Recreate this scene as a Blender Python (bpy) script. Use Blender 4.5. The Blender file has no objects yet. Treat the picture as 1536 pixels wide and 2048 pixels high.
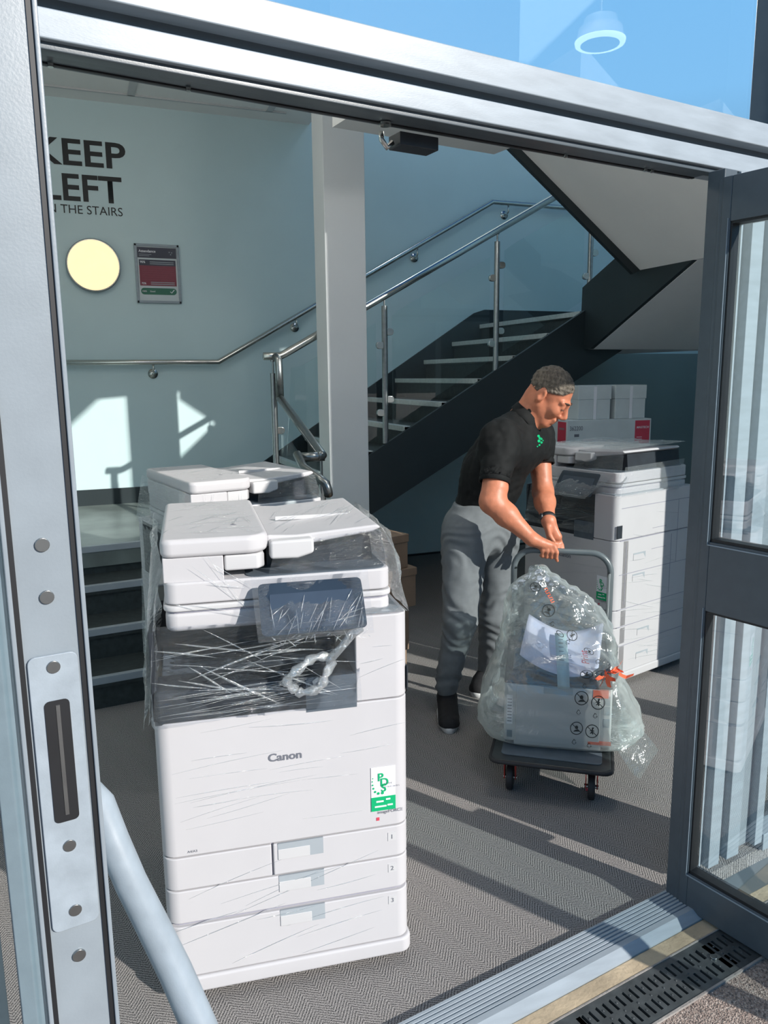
import bpy, bmesh, math, random
import numpy as np
from mathutils import Vector, Matrix, noise
from mathutils.bvhtree import BVHTree
random.seed(7)
C = bpy.context.scene.collection
S = bpy.context.scene
R = math.radians

# ------------------------------------------------------------------ camera
F_PX, CX, CY, EYE = 1540.0, 768.0, 1024.0, 1.6
_d = np.array([862 - CX, 9700 - CY, F_PX]); _d /= np.linalg.norm(_d)
_vx = 4750 - CX; _vy = -(_vx * _d[0] + F_PX * _d[2]) / _d[1]
_X = np.array([_vx, _vy, F_PX]); _X /= np.linalg.norm(_X)
_Y = np.cross(-_d, _X)
if _Y[2] < 0: _Y = -_Y
CAMR = np.array([_X, _Y, -_d])            # world = CAMR @ (right, down, forward)
EYEP = np.array([0.0, 0.0, EYE])
def plane(px, py, p, n):                  # the point of the plane (p, n) that is seen at a pixel
    r = CAMR @ np.array([px - CX, py - CY, F_PX]); n = np.array(n, float); p = np.array(p, float)
    return Vector(EYEP + r * (((p - EYEP) @ n) / (r @ n)))
def atz(px, py, z=0.0): return plane(px, py, (0, 0, z), (0, 0, 1))
def aty(px, py, y): return plane(px, py, (0, y, 0), (0, 1, 0))

cam = bpy.data.cameras.new('camera')
cam.sensor_fit = 'VERTICAL'; cam.sensor_height = 36.0; cam.lens = F_PX / 2048 * 36.0
cam.clip_start = 0.02; cam.clip_end = 500
camo = bpy.data.objects.new('camera', cam); C.objects.link(camo)
m = Matrix.Identity(4)
for i in range(3):
    m[i][0] = CAMR[i][0]; m[i][1] = -CAMR[i][1]; m[i][2] = -CAMR[i][2]
m[2][3] = EYE
camo.matrix_world = m
S.camera = camo

# ------------------------------------------------------------------ sky, sun, exposure
S.view_settings.view_transform = 'Standard'
S.view_settings.look = 'None'
S.view_settings.exposure = 0.0
S.view_settings.gamma = 1.0
S.view_settings.use_curve_mapping = False
SUN_AZ, SUN_EL = R(-59.0), R(25.0)
wd = bpy.data.worlds.new('sky'); S.world = wd; wd.use_nodes = True
nt = wd.node_tree; nt.nodes.clear()
wo = nt.nodes.new('ShaderNodeOutputWorld'); wb = nt.nodes.new('ShaderNodeBackground')
tc = nt.nodes.new('ShaderNodeTexCoord'); sx = nt.nodes.new('ShaderNodeSeparateXYZ'); cr = nt.nodes.new('ShaderNodeValToRGB')
nt.links.new(tc.outputs['Generated'], sx.inputs[0]); nt.links.new(sx.outputs['Z'], cr.inputs[0])
e = cr.color_ramp.elements
e[0].position = 0.0; e[0].color = (0.25, 0.30, 0.33, 1)
e[1].position = 0.9; e[1].color = (0.05, 0.16, 0.42, 1)
k = e.new(0.12); k.color = (0.26, 0.48, 0.66, 1)
k = e.new(0.30); k.color = (0.42, 1.0, 1.68, 1)
k = e.new(0.42); k.color = (0.38, 0.96, 1.68, 1)
k = e.new(0.58); k.color = (0.14, 0.36, 0.75, 1)
wb.inputs['Strength'].default_value = 0.58
nt.links.new(cr.outputs[0], wb.inputs[0]); nt.links.new(wb.outputs[0], wo.inputs[0])
sl = bpy.data.lights.new('sun', 'SUN'); sl.energy = 5.5; sl.angle = R(0.6); sl.color = (1.0, 0.945, 0.885)
so = bpy.data.objects.new('sun', sl); C.objects.link(so)
sdir = Vector((math.cos(SUN_EL) * math.cos(SUN_AZ), math.cos(SUN_EL) * math.sin(SUN_AZ), math.sin(SUN_EL)))
so.rotation_euler = sdir.to_track_quat('Z', 'Y').to_euler(); so.location = sdir * 30

# ------------------------------------------------------------------ materials
def mat(name, col, rough=0.5, metal=0.0, var=0.06, scale=12.0, bump=0.0, bscale=60.0, spec=0.5, coat=0.0, stretch=None):
    m = bpy.data.materials.new(name); m.use_nodes = True
    t = m.node_tree; b = t.nodes['Principled BSDF']
    b.inputs['Roughness'].default_value = rough; b.inputs['Metallic'].default_value = metal
    b.inputs['Specular IOR Level'].default_value = spec; b.inputs['Coat Weight'].default_value = coat
    co = t.nodes.new('ShaderNodeTexCoord'); n = t.nodes.new('ShaderNodeTexNoise')
    n.inputs['Scale'].default_value = scale; n.inputs['Detail'].default_value = 4
    src = co.outputs['Object']
    if stretch:
        mp = t.nodes.new('ShaderNodeMapping'); mp.inputs['Scale'].default_value = stretch
        t.links.new(src, mp.inputs[0]); src = mp.outputs[0]
    t.links.new(src, n.inputs['Vector'])
    r = t.nodes.new('ShaderNodeValToRGB')
    lo = tuple(max(0, c * (1 - var)) for c in col); hi = tuple(min(1, c * (1 + var)) for c in col)
    r.color_ramp.elements[0].position = 0.3; r.color_ramp.elements[1].position = 0.7
    r.color_ramp.elements[0].color = (*lo, 1); r.color_ramp.elements[1].color = (*hi, 1)
    t.links.new(n.outputs['Fac'], r.inputs[0]); t.links.new(r.outputs[0], b.inputs['Base Color'])
    if bump:
        n2 = t.nodes.new('ShaderNodeTexNoise'); n2.inputs['Scale'].default_value = bscale; n2.inputs['Detail'].default_value = 5
        t.links.new(src, n2.inputs['Vector'])
        bp = t.nodes.new('ShaderNodeBump'); bp.inputs['Strength'].default_value = bump; bp.inputs['Distance'].default_value = 0.01
        t.links.new(n2.outputs['Fac'], bp.inputs['Height']); t.links.new(bp.outputs[0], b.inputs['Normal'])
    return m
def emit(name, col, strength):
    m = mat(name, col); b = m.node_tree.nodes['Principled BSDF']
    b.inputs['Emission Color'].default_value = (*col, 1); b.inputs['Emission Strength'].default_value = strength
    return m
def clear(name, tint=(0.9, 0.97, 0.95), refl=0.12, rough=0.01, bump=0.0, bscale=30.0, white=0.0, face=0.0, stretch=None, bdist=0.01, solid=False):
    # glass or film: transparent, a mirror layer that grows at grazing angles, an optional milky layer
    m = bpy.data.materials.new(name); m.use_nodes = True
    t = m.node_tree; t.nodes.clear()
    o = t.nodes.new('ShaderNodeOutputMaterial'); tr = t.nodes.new('ShaderNodeBsdfTransparent'); g = t.nodes.new('ShaderNodeBsdfGlossy')
    tr.inputs[0].default_value = (*tint, 1); g.inputs['Roughness'].default_value = rough; g.inputs[0].default_value = (1, 1, 1, 1)
    lw = t.nodes.new('ShaderNodeLayerWeight'); lw.inputs[0].default_value = 0.35
    mr = t.nodes.new('ShaderNodeMapRange'); mr.inputs['To Min'].default_value = refl; mr.inputs['To Max'].default_value = min(1, refl + 0.6)
    t.links.new(lw.outputs['Fresnel'], mr.inputs['Value'])
    mx = t.nodes.new('ShaderNodeMixShader'); base = tr.outputs[0]
    if white:
        df = t.nodes.new('ShaderNodeBsdfDiffuse'); df.inputs[0].default_value = (0.86, 0.93, 0.91, 1)
        tl = t.nodes.new('ShaderNodeBsdfTranslucent'); tl.inputs[0].default_value = (0.86, 0.93, 0.91, 1)
        a = t.nodes.new('ShaderNodeAddShader'); mw = t.nodes.new('ShaderNodeMixShader')
        ml = t.nodes.new('ShaderNodeMixShader'); ml.inputs[0].default_value = 0.35
        t.links.new(df.outputs[0], ml.inputs[1]); t.links.new(tl.outputs[0], ml.inputs[2])
        mw.inputs[0].default_value = white
        if face:
            m3 = t.nodes.new('ShaderNodeMapRange'); m3.inputs['To Min'].default_value = white; m3.inputs['To Max'].default_value = min(1, white + face)
            t.links.new(lw.outputs['Facing'], m3.inputs['Value']); t.links.new(m3.outputs[0], mw.inputs[0])
        t.links.new(tr.outputs[0], mw.inputs[1]); t.links.new(ml.outputs[0], mw.inputs[2]); base = mw.outputs[0]
    if bump:
        co = t.nodes.new('ShaderNodeTexCoord'); n = t.nodes.new('ShaderNodeTexNoise'); n.inputs['Scale'].default_value = bscale
        n.inputs['Detail'].default_value = 6; n.inputs['Distortion'].default_value = 1.2
        src = co.outputs['Object']
        if stretch:
            mp = t.nodes.new('ShaderNodeMapping'); mp.inputs['Scale'].default_value = stretch
            t.links.new(src, mp.inputs[0]); src = mp.outputs[0]
        t.links.new(src, n.inputs['Vector'])
        bp = t.nodes.new('ShaderNodeBump'); bp.inputs['Strength'].default_value = bump; bp.inputs['Distance'].default_value = bdist
        t.links.new(n.outputs['Fac'], bp.inputs['Height']); t.links.new(bp.outputs[0], g.inputs['Normal'])
    fac_ = mr.outputs[0]
    if solid:                                          # a pane with two faces mirrors at the outer face only
        ge = t.nodes.new('ShaderNodeNewGeometry'); sb_ = t.nodes.new('ShaderNodeMath'); sb_.operation = 'SUBTRACT'; sb_.inputs[0].default_value = 1.0
        ml_ = t.nodes.new('ShaderNodeMath'); ml_.operation = 'MULTIPLY'
        t.links.new(ge.outputs['Backfacing'], sb_.inputs[1]); t.links.new(sb_.outputs[0], ml_.inputs[0]); t.links.new(fac_, ml_.inputs[1]); fac_ = ml_.outputs[0]
    t.links.new(fac_, mx.inputs[0]); t.links.new(base, mx.inputs[1]); t.links.new(g.outputs[0], mx.inputs[2])
    t.links.new(mx.outputs[0], o.inputs[0])
    return m

M = dict(
    wall=mat('wall_paint', (0.60, 0.745, 0.765), 0.42, var=0.02, scale=3, bump=0.05, bscale=200),
    lowergrey=mat('grey_lower_wall', (0.24, 0.29, 0.28), 0.5, var=0.03, scale=3),
    ceiling=mat('ceiling_paint', (0.90, 0.89, 0.87), 0.8, var=0.02, scale=4),
    columnp=mat('column_paint', (0.74, 0.755, 0.76), 0.5, var=0.02, scale=3),
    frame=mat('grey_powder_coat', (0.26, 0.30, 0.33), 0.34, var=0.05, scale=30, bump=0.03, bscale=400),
    shadedgrey=mat('shaded_grey_powder_coat', (0.085, 0.105, 0.12), 0.33, var=0.06, scale=25, bump=0.03, bscale=400),  # the frame grey darkened, shade of its unlit sides put into the colour
    palealu_litgrey=mat('weathered_alu_and_sunlit_grey', (0.32, 0.37, 0.41), 0.4, var=0.10, scale=6, bump=0.04, bscale=80, stretch=(1, 8, 8)),  # also the frame grey lightened, for faces turned to the sun
    gasket=mat('black_rubber_gasket', (0.012, 0.013, 0.015), 0.5, var=0.2),
    darksteel=mat('dark_painted_steel', (0.016, 0.026, 0.030), 0.5, var=0.1, scale=5),
    tread=mat('dark_stair_vinyl', (0.035, 0.045, 0.045), 0.55, var=0.25, scale=30, bump=0.05),
    nosing=mat('pale_nosing_strip', (0.55, 0.58, 0.56), 0.5, var=0.1, scale=40),
    landing=mat('worn_landing_vinyl', (0.17, 0.20, 0.19), 0.35, var=0.3, scale=4),
    steel=mat('brushed_stainless', (0.60, 0.60, 0.57), 0.22, 1.0, var=0.08, scale=40, stretch=(1, 1, 12)),
    dullsteel=mat('satin_stainless', (0.34, 0.36, 0.36), 0.3, 1.0, var=0.1, scale=40),
    white=mat('white_machine_plastic', (0.555, 0.548, 0.560), 0.38, var=0.015, scale=8),
    whitem=mat('white_moulded_trim', (0.575, 0.575, 0.58), 0.42, var=0.02, scale=8),
    groove=mat('shadow_gap_plastic', (0.30, 0.30, 0.36), 0.6, var=0.05),
    recess=mat('recess_grey_plastic', (0.36, 0.40, 0.43), 0.5, var=0.05),
    black=mat('charcoal_machine_plastic', (0.028, 0.034, 0.042), 0.35, var=0.15, scale=20),
    slate=mat('slate_tray_plastic', (0.10, 0.125, 0.15), 0.4, var=0.12, scale=20),
    screen=mat('touch_screen_glass', (0.030, 0.045, 0.065), 0.08, var=0.2, scale=4, coat=0.6),
    letter=mat('black_vinyl_lettering', (0.012, 0.014, 0.016), 0.5, var=0.05),
    ink=mat('dark_printed_ink', (0.03, 0.035, 0.035), 0.6, var=0.05),
    greyink=mat('grey_printed_ink', (0.16, 0.17, 0.20), 0.5, var=0.05),
    green=mat('green_sticker_print', (0.0, 0.42, 0.16), 0.45, var=0.05),
    sticker=mat('white_sticker_paper', (0.84, 0.84, 0.88), 0.5, var=0.02),
    red=mat('red_print', (0.62, 0.06, 0.10), 0.5, var=0.05),
    orange=mat('orange_red_tape', (0.90, 0.16, 0.07), 0.5, var=0.1),
    paper=mat('lilac_white_paper', (0.70, 0.68, 0.86), 0.6, var=0.02),
    cardboard=mat('brown_cardboard', (0.25, 0.17, 0.115), 0.8, var=0.08, scale=15, bump=0.05),
    whitebox=mat('white_coated_card', (0.62, 0.67, 0.68), 0.6, var=0.04, scale=10),
    rubber=mat('black_rubber', (0.02, 0.02, 0.022), 0.6, var=0.2, scale=30),
    tube=mat('grey_painted_tube', (0.13, 0.155, 0.165), 0.32, var=0.08),
    deck=mat('black_ribbed_plastic', (0.03, 0.035, 0.037), 0.32, var=0.15, scale=30, bump=0.04),
    stone=mat('sandstone', (0.50, 0.40, 0.27), 0.85, var=0.22, scale=9, bump=0.3, bscale=70),
    concrete=mat('grey_concrete', (0.30, 0.28, 0.26), 0.9, var=0.2, scale=14, bump=0.4, bscale=90),
    cast=mat('cast_iron_grating', (0.075, 0.085, 0.088), 0.45, 0.3, var=0.25, scale=25, bump=0.12, bscale=90),
    pit=mat('dark_channel_pit', (0.008, 0.008, 0.008), 0.9, var=0.1),
    glass=clear('clear_balustrade_glass', (0.95, 0.985, 0.98), 0.03, solid=True),
    paneglass=clear('door_pane_glass', (0.90, 0.965, 0.975), 0.16, solid=True),
    skyglass=clear('solar_coated_glass', (0.80, 0.85, 0.88), 0.88, solid=True),
    sideglass=clear('side_light_glass', (0.96, 0.985, 0.985), 0.05, solid=True),
    film=clear('clear_stretch_film', (0.97, 0.98, 1.0), 0.08, 0.06, bump=1.0, bscale=13, white=0.015, face=0.30, stretch=(1, 1, 5), bdist=0.06),
    streak=clear('stretch_film_fold', (0.95, 0.97, 1.0), 0.25, 0.12, bump=0.8, bscale=40, white=0.24, bdist=0.02),
    bag=clear('milky_polythene', (0.90, 0.96, 0.95), 0.07, 0.14, bump=1.0, bscale=5, white=0.12, face=0.55, bdist=0.04),
)

# ------------------------------------------------------------------ mesh helpers
class MB:
    def __init__(s): s.v = []; s.f = []
    def add(s, vs, fs):
        o = len(s.v); s.v += [tuple(v) for v in vs]; s.f += [tuple(i + o for i in f) for f in fs]; return s
    def box(s, x0, x1, y0, y1, z0, z1):
        return s.add([(x0,y0,z0),(x1,y0,z0),(x1,y1,z0),(x0,y1,z0),(x0,y0,z1),(x1,y0,z1),(x1,y1,z1),(x0,y1,z1)],
                     [(3,2,1,0),(4,5,6,7),(0,1,5,4),(1,2,6,5),(2,3,7,6),(3,0,4,7)])
    def bar(s, a, b, w, h, up=(0,0,1)):              # square bar from a to b
        a = Vector(a); b = Vector(b); d = (b - a).normalized(); u = Vector(up); r = d.cross(u).normalized(); u = r.cross(d).normalized()
        vs = []
        for p in (a, b):
            for i, j in ((-1,-1),(1,-1),(1,1),(-1,1)): vs.append(p + r * (i * w / 2) + u * (j * h / 2))
        return s.add(vs, [(0,1,2,3),(7,6,5,4),(0,4,5,1),(1,5,6,2),(2,6,7,3),(3,7,4,0)])
    def prism(s, poly, thick, o, ux, uy):            # polygon in plane (o, ux, uy), extruded by the vector thick
        o = Vector(o); ux = Vector(ux); uy = Vector(uy); t = Vector(thick); n = len(poly)
        a = [o + ux * p[0] + uy * p[1] for p in poly]; b = [p + t for p in a]
        fs = [tuple(range(n)), tuple(reversed(range(n, 2 * n)))] + [(i, i + n, (i + 1) % n + n, (i + 1) % n) for i in range(n)]
        return s.add(a + b, fs)
    def tube(s, pts, r, n=14, cap=True, closed=False):
        pts = [Vector(p) for p in pts]; rr = r if isinstance(r, (list, tuple)) else [r] * len(pts)
        vs = []; prev = None; L = len(pts)
        for i, p in enumerate(pts):
            if closed: d = (pts[(i + 1) % L] - pts[i - 1]).normalized()
            else: d = (pts[min(i + 1, L - 1)] - pts[max(i - 1, 0)]).normalized()
            if prev is None:
                u = Vector((0, 0, 1)) if abs(d.z) < 0.9 else Vector((1, 0, 0)); u = (u - d * u.dot(d)).normalized()
            else: u = (prev - d * prev.dot(d)).normalized()
            prev = u; w = d.cross(u)
            for j in range(n):
                a = 2 * math.pi * j / n; vs.append(p + (u * math.cos(a) + w * math.sin(a)) * rr[i])
        fs = []
        for i in range(L if closed else L - 1):
            i2 = (i + 1) % L
            for j in range(n): fs.append((i * n + j, i * n + (j + 1) % n, i2 * n + (j + 1) % n, i2 * n + j))
        if cap and not closed: fs += [tuple(reversed(range(n))), tuple(range((L - 1) * n, L * n))]
        return s.add(vs, fs)
    def cyl(s, c, axis, r, h, n=24, r2=None):
        c = Vector(c); a = Vector(axis).normalized(); return s.tube([c - a * h / 2, c + a * h / 2], [r, r if r2 is None else r2], n)
    def ellipsoid(s, c, r, nu=16, nv=10):
        vs = [(c[0], c[1], c[2] - r[2])]
        for i in range(1, nv):
            t = -math.pi / 2 + math.pi * i / nv
            for j in range(nu):
                a = 2 * math.pi * j / nu; vs.append((c[0] + r[0] * math.cos(t) * math.cos(a), c[1] + r[1] * math.cos(t) * math.sin(a), c[2] + r[2] * math.sin(t)))
        vs.append((c[0], c[1], c[2] + r[2])); T = len(vs) - 1
        fs = [(0, 1 + (j + 1) % nu, 1 + j) for j in range(nu)]
        for i in range(nv - 2):
            for j in range(nu): fs.append((1 + i*nu + j, 1 + i*nu + (j+1) % nu, 1 + (i+1)*nu + (j+1) % nu, 1 + (i+1)*nu + j))
        fs += [(T, T - nu + j, T - nu + (j + 1) % nu) for j in range(nu)]
        return s.add(vs, fs)
    def grid(s, rows, closed=False):                 # rows of points, all the same length
        n = len(rows[0]); vs = [p for r in rows for p in r]; fs = []
        for i in range(len(rows) - 1):
            for j in range(n if closed else n - 1):
                fs.append((i*n + j, i*n + (j+1) % n, (i+1)*n + (j+1) % n, (i+1)*n + j))
        return s.add(vs, fs)
    def build(s, name, material, parent=None, bevel=0.0, smooth=False, seg=2):
        me = bpy.data.meshes.new(name); me.from_pydata(s.v, [], s.f); me.validate(); me.update()
        bm = bmesh.new(); bm.from_mesh(me); bmesh.ops.recalc_face_normals(bm, faces=bm.faces); bm.to_mesh(me); bm.free()
        me.materials.append(M[material] if isinstance(material, str) else material)
        if smooth:
            for p in me.polygons: p.use_smooth = True
        o = bpy.data.objects.new(name, me); C.objects.link(o)
        if parent is not None: o.parent = parent
        if bevel:
            b = o.modifiers.new('bevel', 'BEVEL'); b.width = bevel; b.segments = seg; b.limit_method = 'ANGLE'; b.angle_limit = R(40)
            if not smooth:
                for p in me.polygons: p.use_smooth = True
                w = o.modifiers.new('wn', 'WEIGHTED_NORMAL'); w.keep_sharp = True
        if smooth == 'auto':
            for ed in me.edges: pass
        return o
def rbox(x0, x1, y0, y1, z0, z1): return MB().box(x0, x1, y0, y1, z0, z1)
def rounded(w, h, r, n=5):                            # rounded rectangle outline centred on 0
    p = []
    for cx, cy, a0 in ((w/2-r, h/2-r, 0), (-w/2+r, h/2-r, 90), (-w/2+r, -h/2+r, 180), (w/2-r, -h/2+r, 270)):
        for i in range(n + 1):
            a = R(a0 + 90 * i / n); p.append((cx + r * math.cos(a), cy + r * math.sin(a)))
    return p
def disc(r, n=28): return [(r * math.cos(2 * math.pi * i / n), r * math.sin(2 * math.pi * i / n)) for i in range(n)]
def tag(o, label, cat, group=None):
    o['label'] = label; o['category'] = cat
    if group: o['group'] = group
    return o
def thing(name, label, cat, loc=(0, 0, 0), rz=0.0, group=None):
    o = bpy.data.objects.new(name, None); C.objects.link(o); o.location = loc; o.rotation_euler = (0, 0, rz); o.empty_display_size = 0.1
    return tag(o, label, cat, group)
def struct(o): o['kind'] = 'structure'; return o
def text(name, s, size, material, parent, o, ux, uy, bold=0.0, depth=0.0008, shear=0.0, spacing=1.0, align='LEFT', sx=1.0):
    cu = bpy.data.curves.new('t', 'FONT'); cu.body = s; cu.size = 1.0; cu.offset = bold; cu.extrude = 0.0; cu.shear = shear
    cu.space_character = spacing; cu.align_x = align; cu.resolution_u = 4
    to = bpy.data.objects.new('t', cu); C.objects.link(to)
    dg = bpy.context.evaluated_depsgraph_get(); me = bpy.data.meshes.new_from_object(to.evaluated_get(dg))
    bpy.data.objects.remove(to); o = Vector(o); ux = Vector(ux).normalized(); uy = Vector(uy).normalized(); n = ux.cross(uy)
    for v in me.vertices: v.co = o + ux * (v.co.x * size * sx) + uy * (v.co.y * size) + n * depth
    me.materials.clear(); me.materials.append(M[material]); me.name = name
    ob = bpy.data.objects.new(name, me); C.objects.link(ob)
    if parent is not None: ob.parent = parent
    return ob
def arc(c, a, b, r, t0, t1, n=8):                     # points on an arc in the plane of unit vectors a, b
    c = Vector(c); a = Vector(a); b = Vector(b)
    return [c + a * (r * math.cos(R(t0 + (t1 - t0) * i / n))) + b * (r * math.sin(R(t0 + (t1 - t0) * i / n))) for i in range(n + 1)]
# ------------------------------------------------------------------ facade frame: s along, off inwards, z up
FA = R(8.8); FD = Vector((math.cos(FA), math.sin(FA), 0)); FN = Vector((-math.sin(FA), math.cos(FA), 0)); FP = Vector((1.579, 1.675, 0))
def fac(s, off, z): return FP + FD * s + FN * off + Vector((0, 0, z))
def fbox(mb, s0, s1, o0, o1, z0, z1):
    return mb.add([fac(s0,o0,z0),fac(s1,o0,z0),fac(s1,o1,z0),fac(s0,o1,z0),fac(s0,o0,z1),fac(s1,o0,z1),fac(s1,o1,z1),fac(s0,o1,z1)],
                  [(3,2,1,0),(4,5,6,7),(0,1,5,4),(1,2,6,5),(2,3,7,6),(3,0,4,7)])
BW = 6.20                                             # the back wall
CEIL = 3.53

# ------------------------------------------------------------------ setting: floor, ground, walls, ceilings
def carpet():
    m = bpy.data.materials.new('herringbone_entrance_carpet'); m.use_nodes = True; t = m.node_tree; b = t.nodes['Principled BSDF']
    N = t.nodes.new; L = t.links.new
    co = N('ShaderNodeTexCoord'); mp = N('ShaderNodeMapping'); mp.inputs['Rotation'].default_value = (0, 0, R(-14)); L(co.outputs['Object'], mp.inputs[0])
    nz = N('ShaderNodeTexNoise'); nz.inputs['Scale'].default_value = 9; L(mp.outputs[0], nz.inputs['Vector'])
    sp = N('ShaderNodeSeparateXYZ'); L(mp.outputs[0], sp.inputs[0])
    def mth(op, a, c=None, d=None):
        n = N('ShaderNodeMath'); n.operation = op
        for i, x in enumerate((a, c, d)):
            if x is None: continue
            if isinstance(x, (int, float)): n.inputs[i].default_value = x
            else: L(x, n.inputs[i])
        return n.outputs[0]
    tri = mth('PINGPONG', sp.outputs['X'], 0.042)
    zz = mth('ADD', sp.outputs['Y'], tri)
    zz = mth('MULTIPLY_ADD', nz.outputs['Fac'], 0.012, zz)
    st = mth('SINE', mth('MULTIPLY', zz, 600.0))
    st = mth('MULTIPLY_ADD', st, 0.5, 0.5)
    fine = N('ShaderNodeTexNoise'); fine.inputs['Scale'].default_value = 330; fine.inputs['Detail'].default_value = 3; L(co.outputs['Object'], fine.inputs['Vector'])
    mx = mth('MULTIPLY_ADD', fine.outputs['Fac'], 1.25, mth('MULTIPLY_ADD', st, 0.30, -0.16))
    r = N('ShaderNodeValToRGB'); L(mx, r.inputs[0])
    r.color_ramp.elements[0].position = 0.30; r.color_ramp.elements[0].color = (0.028, 0.030, 0.032, 1)
    r.color_ramp.elements[1].position = 0.95; r.color_ramp.elements[1].color = (0.56, 0.53, 0.505, 1)
    L(r.outputs[0], b.inputs['Base Color']); b.inputs['Roughness'].default_value = 0.95; b.inputs['Specular IOR Level'].default_value = 0.15
    bp = N('ShaderNodeBump'); bp.inputs['Strength'].default_value = 0.7; bp.inputs['Distance'].default_value = 0.006; L(mx, bp.inputs['Height']); L(bp.outputs[0], b.inputs['Normal'])
    return m
def gravel():
    m = bpy.data.materials.new('resin_bound_gravel'); m.use_nodes = True; t = m.node_tree; b = t.nodes['Principled BSDF']
    N = t.nodes.new; L = t.links.new
    co = N('ShaderNodeTexCoord'); v = N('ShaderNodeTexVoronoi'); v.inputs['Scale'].default_value = 230; L(co.outputs['Object'], v.inputs['Vector'])
    r = N('ShaderNodeValToRGB'); L(v.outputs['Color'], r.inputs[0])
    r.color_ramp.elements[0].position = 0.1; r.color_ramp.elements[0].color = (0.12, 0.10, 0.09, 1)
    r.color_ramp.elements[1].position = 0.9; r.color_ramp.elements[1].color = (0.52, 0.44, 0.38, 1)
    k = r.color_ramp.elements.new(0.5); k.color = (0.33, 0.25, 0.21, 1)
    L(r.outputs[0], b.inputs['Base Color']); b.inputs['Roughness'].default_value = 0.8
    bp = N('ShaderNodeBump'); bp.inputs['Strength'].default_value = 0.8; bp.inputs['Distance'].default_value = 0.004; L(v.outputs['Distance'], bp.inputs['Height']); L(bp.outputs[0], b.inputs['Normal'])
    return m
fl = MB().prism([(-4.2, 0.005), (6.5, 0.005), (6.5, 5.6), (-4.2, 5.6)], (0, 0, -0.05), FP, FD, FN)
struct(fl.build('floor', carpet()))
gr = MB().prism([(-40, -0.30), (40, -0.30), (40, -60), (-40, -60)], (0, 0, -0.05), FP + Vector((0, 0, -0.004)), FD, FN)
struct(gr.build('ground', gravel()))

struct(rbox(-2.6, 7.4, BW, BW + 0.2, 0, 6.2).build('wall_back', 'wall'))
struct(MB().prism([(-2.4, 1.15), (-2.4, BW), (-2.6, BW), (-2.6, 1.10)], (0, 0, 6.2), (0, 0, 0), (1, 0, 0), (0, 1, 0)).build('wall_left', 'wall'))
struct(MB().prism([(6.0, 2.5), (6.2, 2.55), (6.2, BW), (6.0, BW)], (0, 0, 6.2), (0, 0, 0), (1, 0, 0), (0, 1, 0)).build('wall_right', 'wall'))
struct(rbox(4.15, 6.0, BW - 0.012, BW, 0, 1.78).build('trim_1', 'lowergrey', bevel=0.002))  # plain grey panel over the lower right of the back wall
sk = MB().box(-2.4, 1.14, BW - 0.02, BW, 0.65, 0.77); sk.box(1.3, 4.15, BW - 0.02, BW, 0, 0.015)
struct(sk.build('baseboard_back', 'darksteel'))
# ceilings: high flat ceiling, and the underside of the floor above beside the stairwell
ce = MB().prism([(-2.4, 1.1), (1.62, 1.75), (1.84, BW), (-2.4, BW)], (0, 0, 0.25), (0, 0, CEIL), (1, 0, 0), (0, 1, 0))
ce.prism([(1.62, 1.74), (2.45, 1.86), (2.45, 2.9), (1.62, 2.9)], (0, 0, 0.25), (0, 0, CEIL), (1, 0, 0), (0, 1, 0))

struct(ce.build('ceiling', 'ceiling'))
lo = MB().prism([(0.02, 2.0), (1.02, 2.0), (1.02, 2.2), (0.02, 2.2)], (0, 0, CEIL - 2.80 + 0.2), fac(0, 0, 2.80), FD, FN)
struct(lo.build('ceiling_low', 'ceiling'))
ct = MB()
for (x0, y0, x1, y1) in ((-2.4, 5.98, 1.6, 5.98),): ct.bar((x0, y0, CEIL - 0.004), (x1, y1, CEIL - 0.004), 0.02, 0.012)
for x in (0.50, 1.72 - 0.25, -0.72): ct.bar((x, 3.2, CEIL - 0.004), (x, 5.98, CEIL - 0.004), 0.05, 0.012)
struct(ct.build('trim_2', 'whitem'))

# column
tag(rbox(1.397, 1.649, 4.45, 4.66, 0, CEIL).build('column', 'columnp', bevel=0.004), 'tall square pale grey column standing in front of the stairs', 'column')

# ------------------------------------------------------------------ stairs
stt = thing('staircase', 'dark staircase with pale nosings turning up along the back wall', 'staircase')
FRX = 1.10
def stepline(i): return 3.83 + 0.27 * i
for i in range(4):                                    # lower flight up to the landing
    z = 0.1625 * (i + 1); y = stepline(i)
    def yy(x): return y + (x - 0.13) * 0.10
    if i < 3:
        MB().prism([(-1.5, yy(-1.5)), (FRX, yy(FRX)), (FRX, yy(FRX) + 0.30), (-1.5, yy(-1.5) + 0.30)], (0, 0, -0.05), (0, 0, z), (1, 0, 0), (0, 1, 0)).build('tread', 'tread', stt)
    MB().prism([(-1.5, yy(-1.5) + .015), (FRX, yy(FRX) + .015), (FRX, yy(FRX) + .03), (-1.5, yy(-1.5) + .03)], (0, 0, -0.155), (0, 0, z - 0.008), (1, 0, 0), (0, 1, 0)).build('riser', 'tread', stt)
    MB().prism([(-1.5, yy(-1.5) - .004), (FRX, yy(FRX) - .004), (FRX, yy(FRX) + .03), (-1.5, yy(-1.5) + .03)], (0, 0, -0.036), (0, 0, z + 0.003), (1, 0, 0), (0, 1, 0)).build('nosing', 'recess', stt, bevel=0.002)
MB().prism([(-1.5, 4.64 - .163), (1.19, 4.64 + .106), (1.19, BW - 0.001), (-1.5, BW - 0.001)], (0, 0, -0.12), (0, 0, 0.65), (1, 0, 0), (0, 1, 0)).build('landing', 'landing', stt)
MB().prism([(3.75, 0), (3.75, .18), (4.75, .80), (4.75, 0)], (0.03, 0, 0), (FRX, 0, 0), (0, 1, 0), (0, 0, 1)).build('side_panel', 'darksteel', stt)
SY = 4.70
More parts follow.
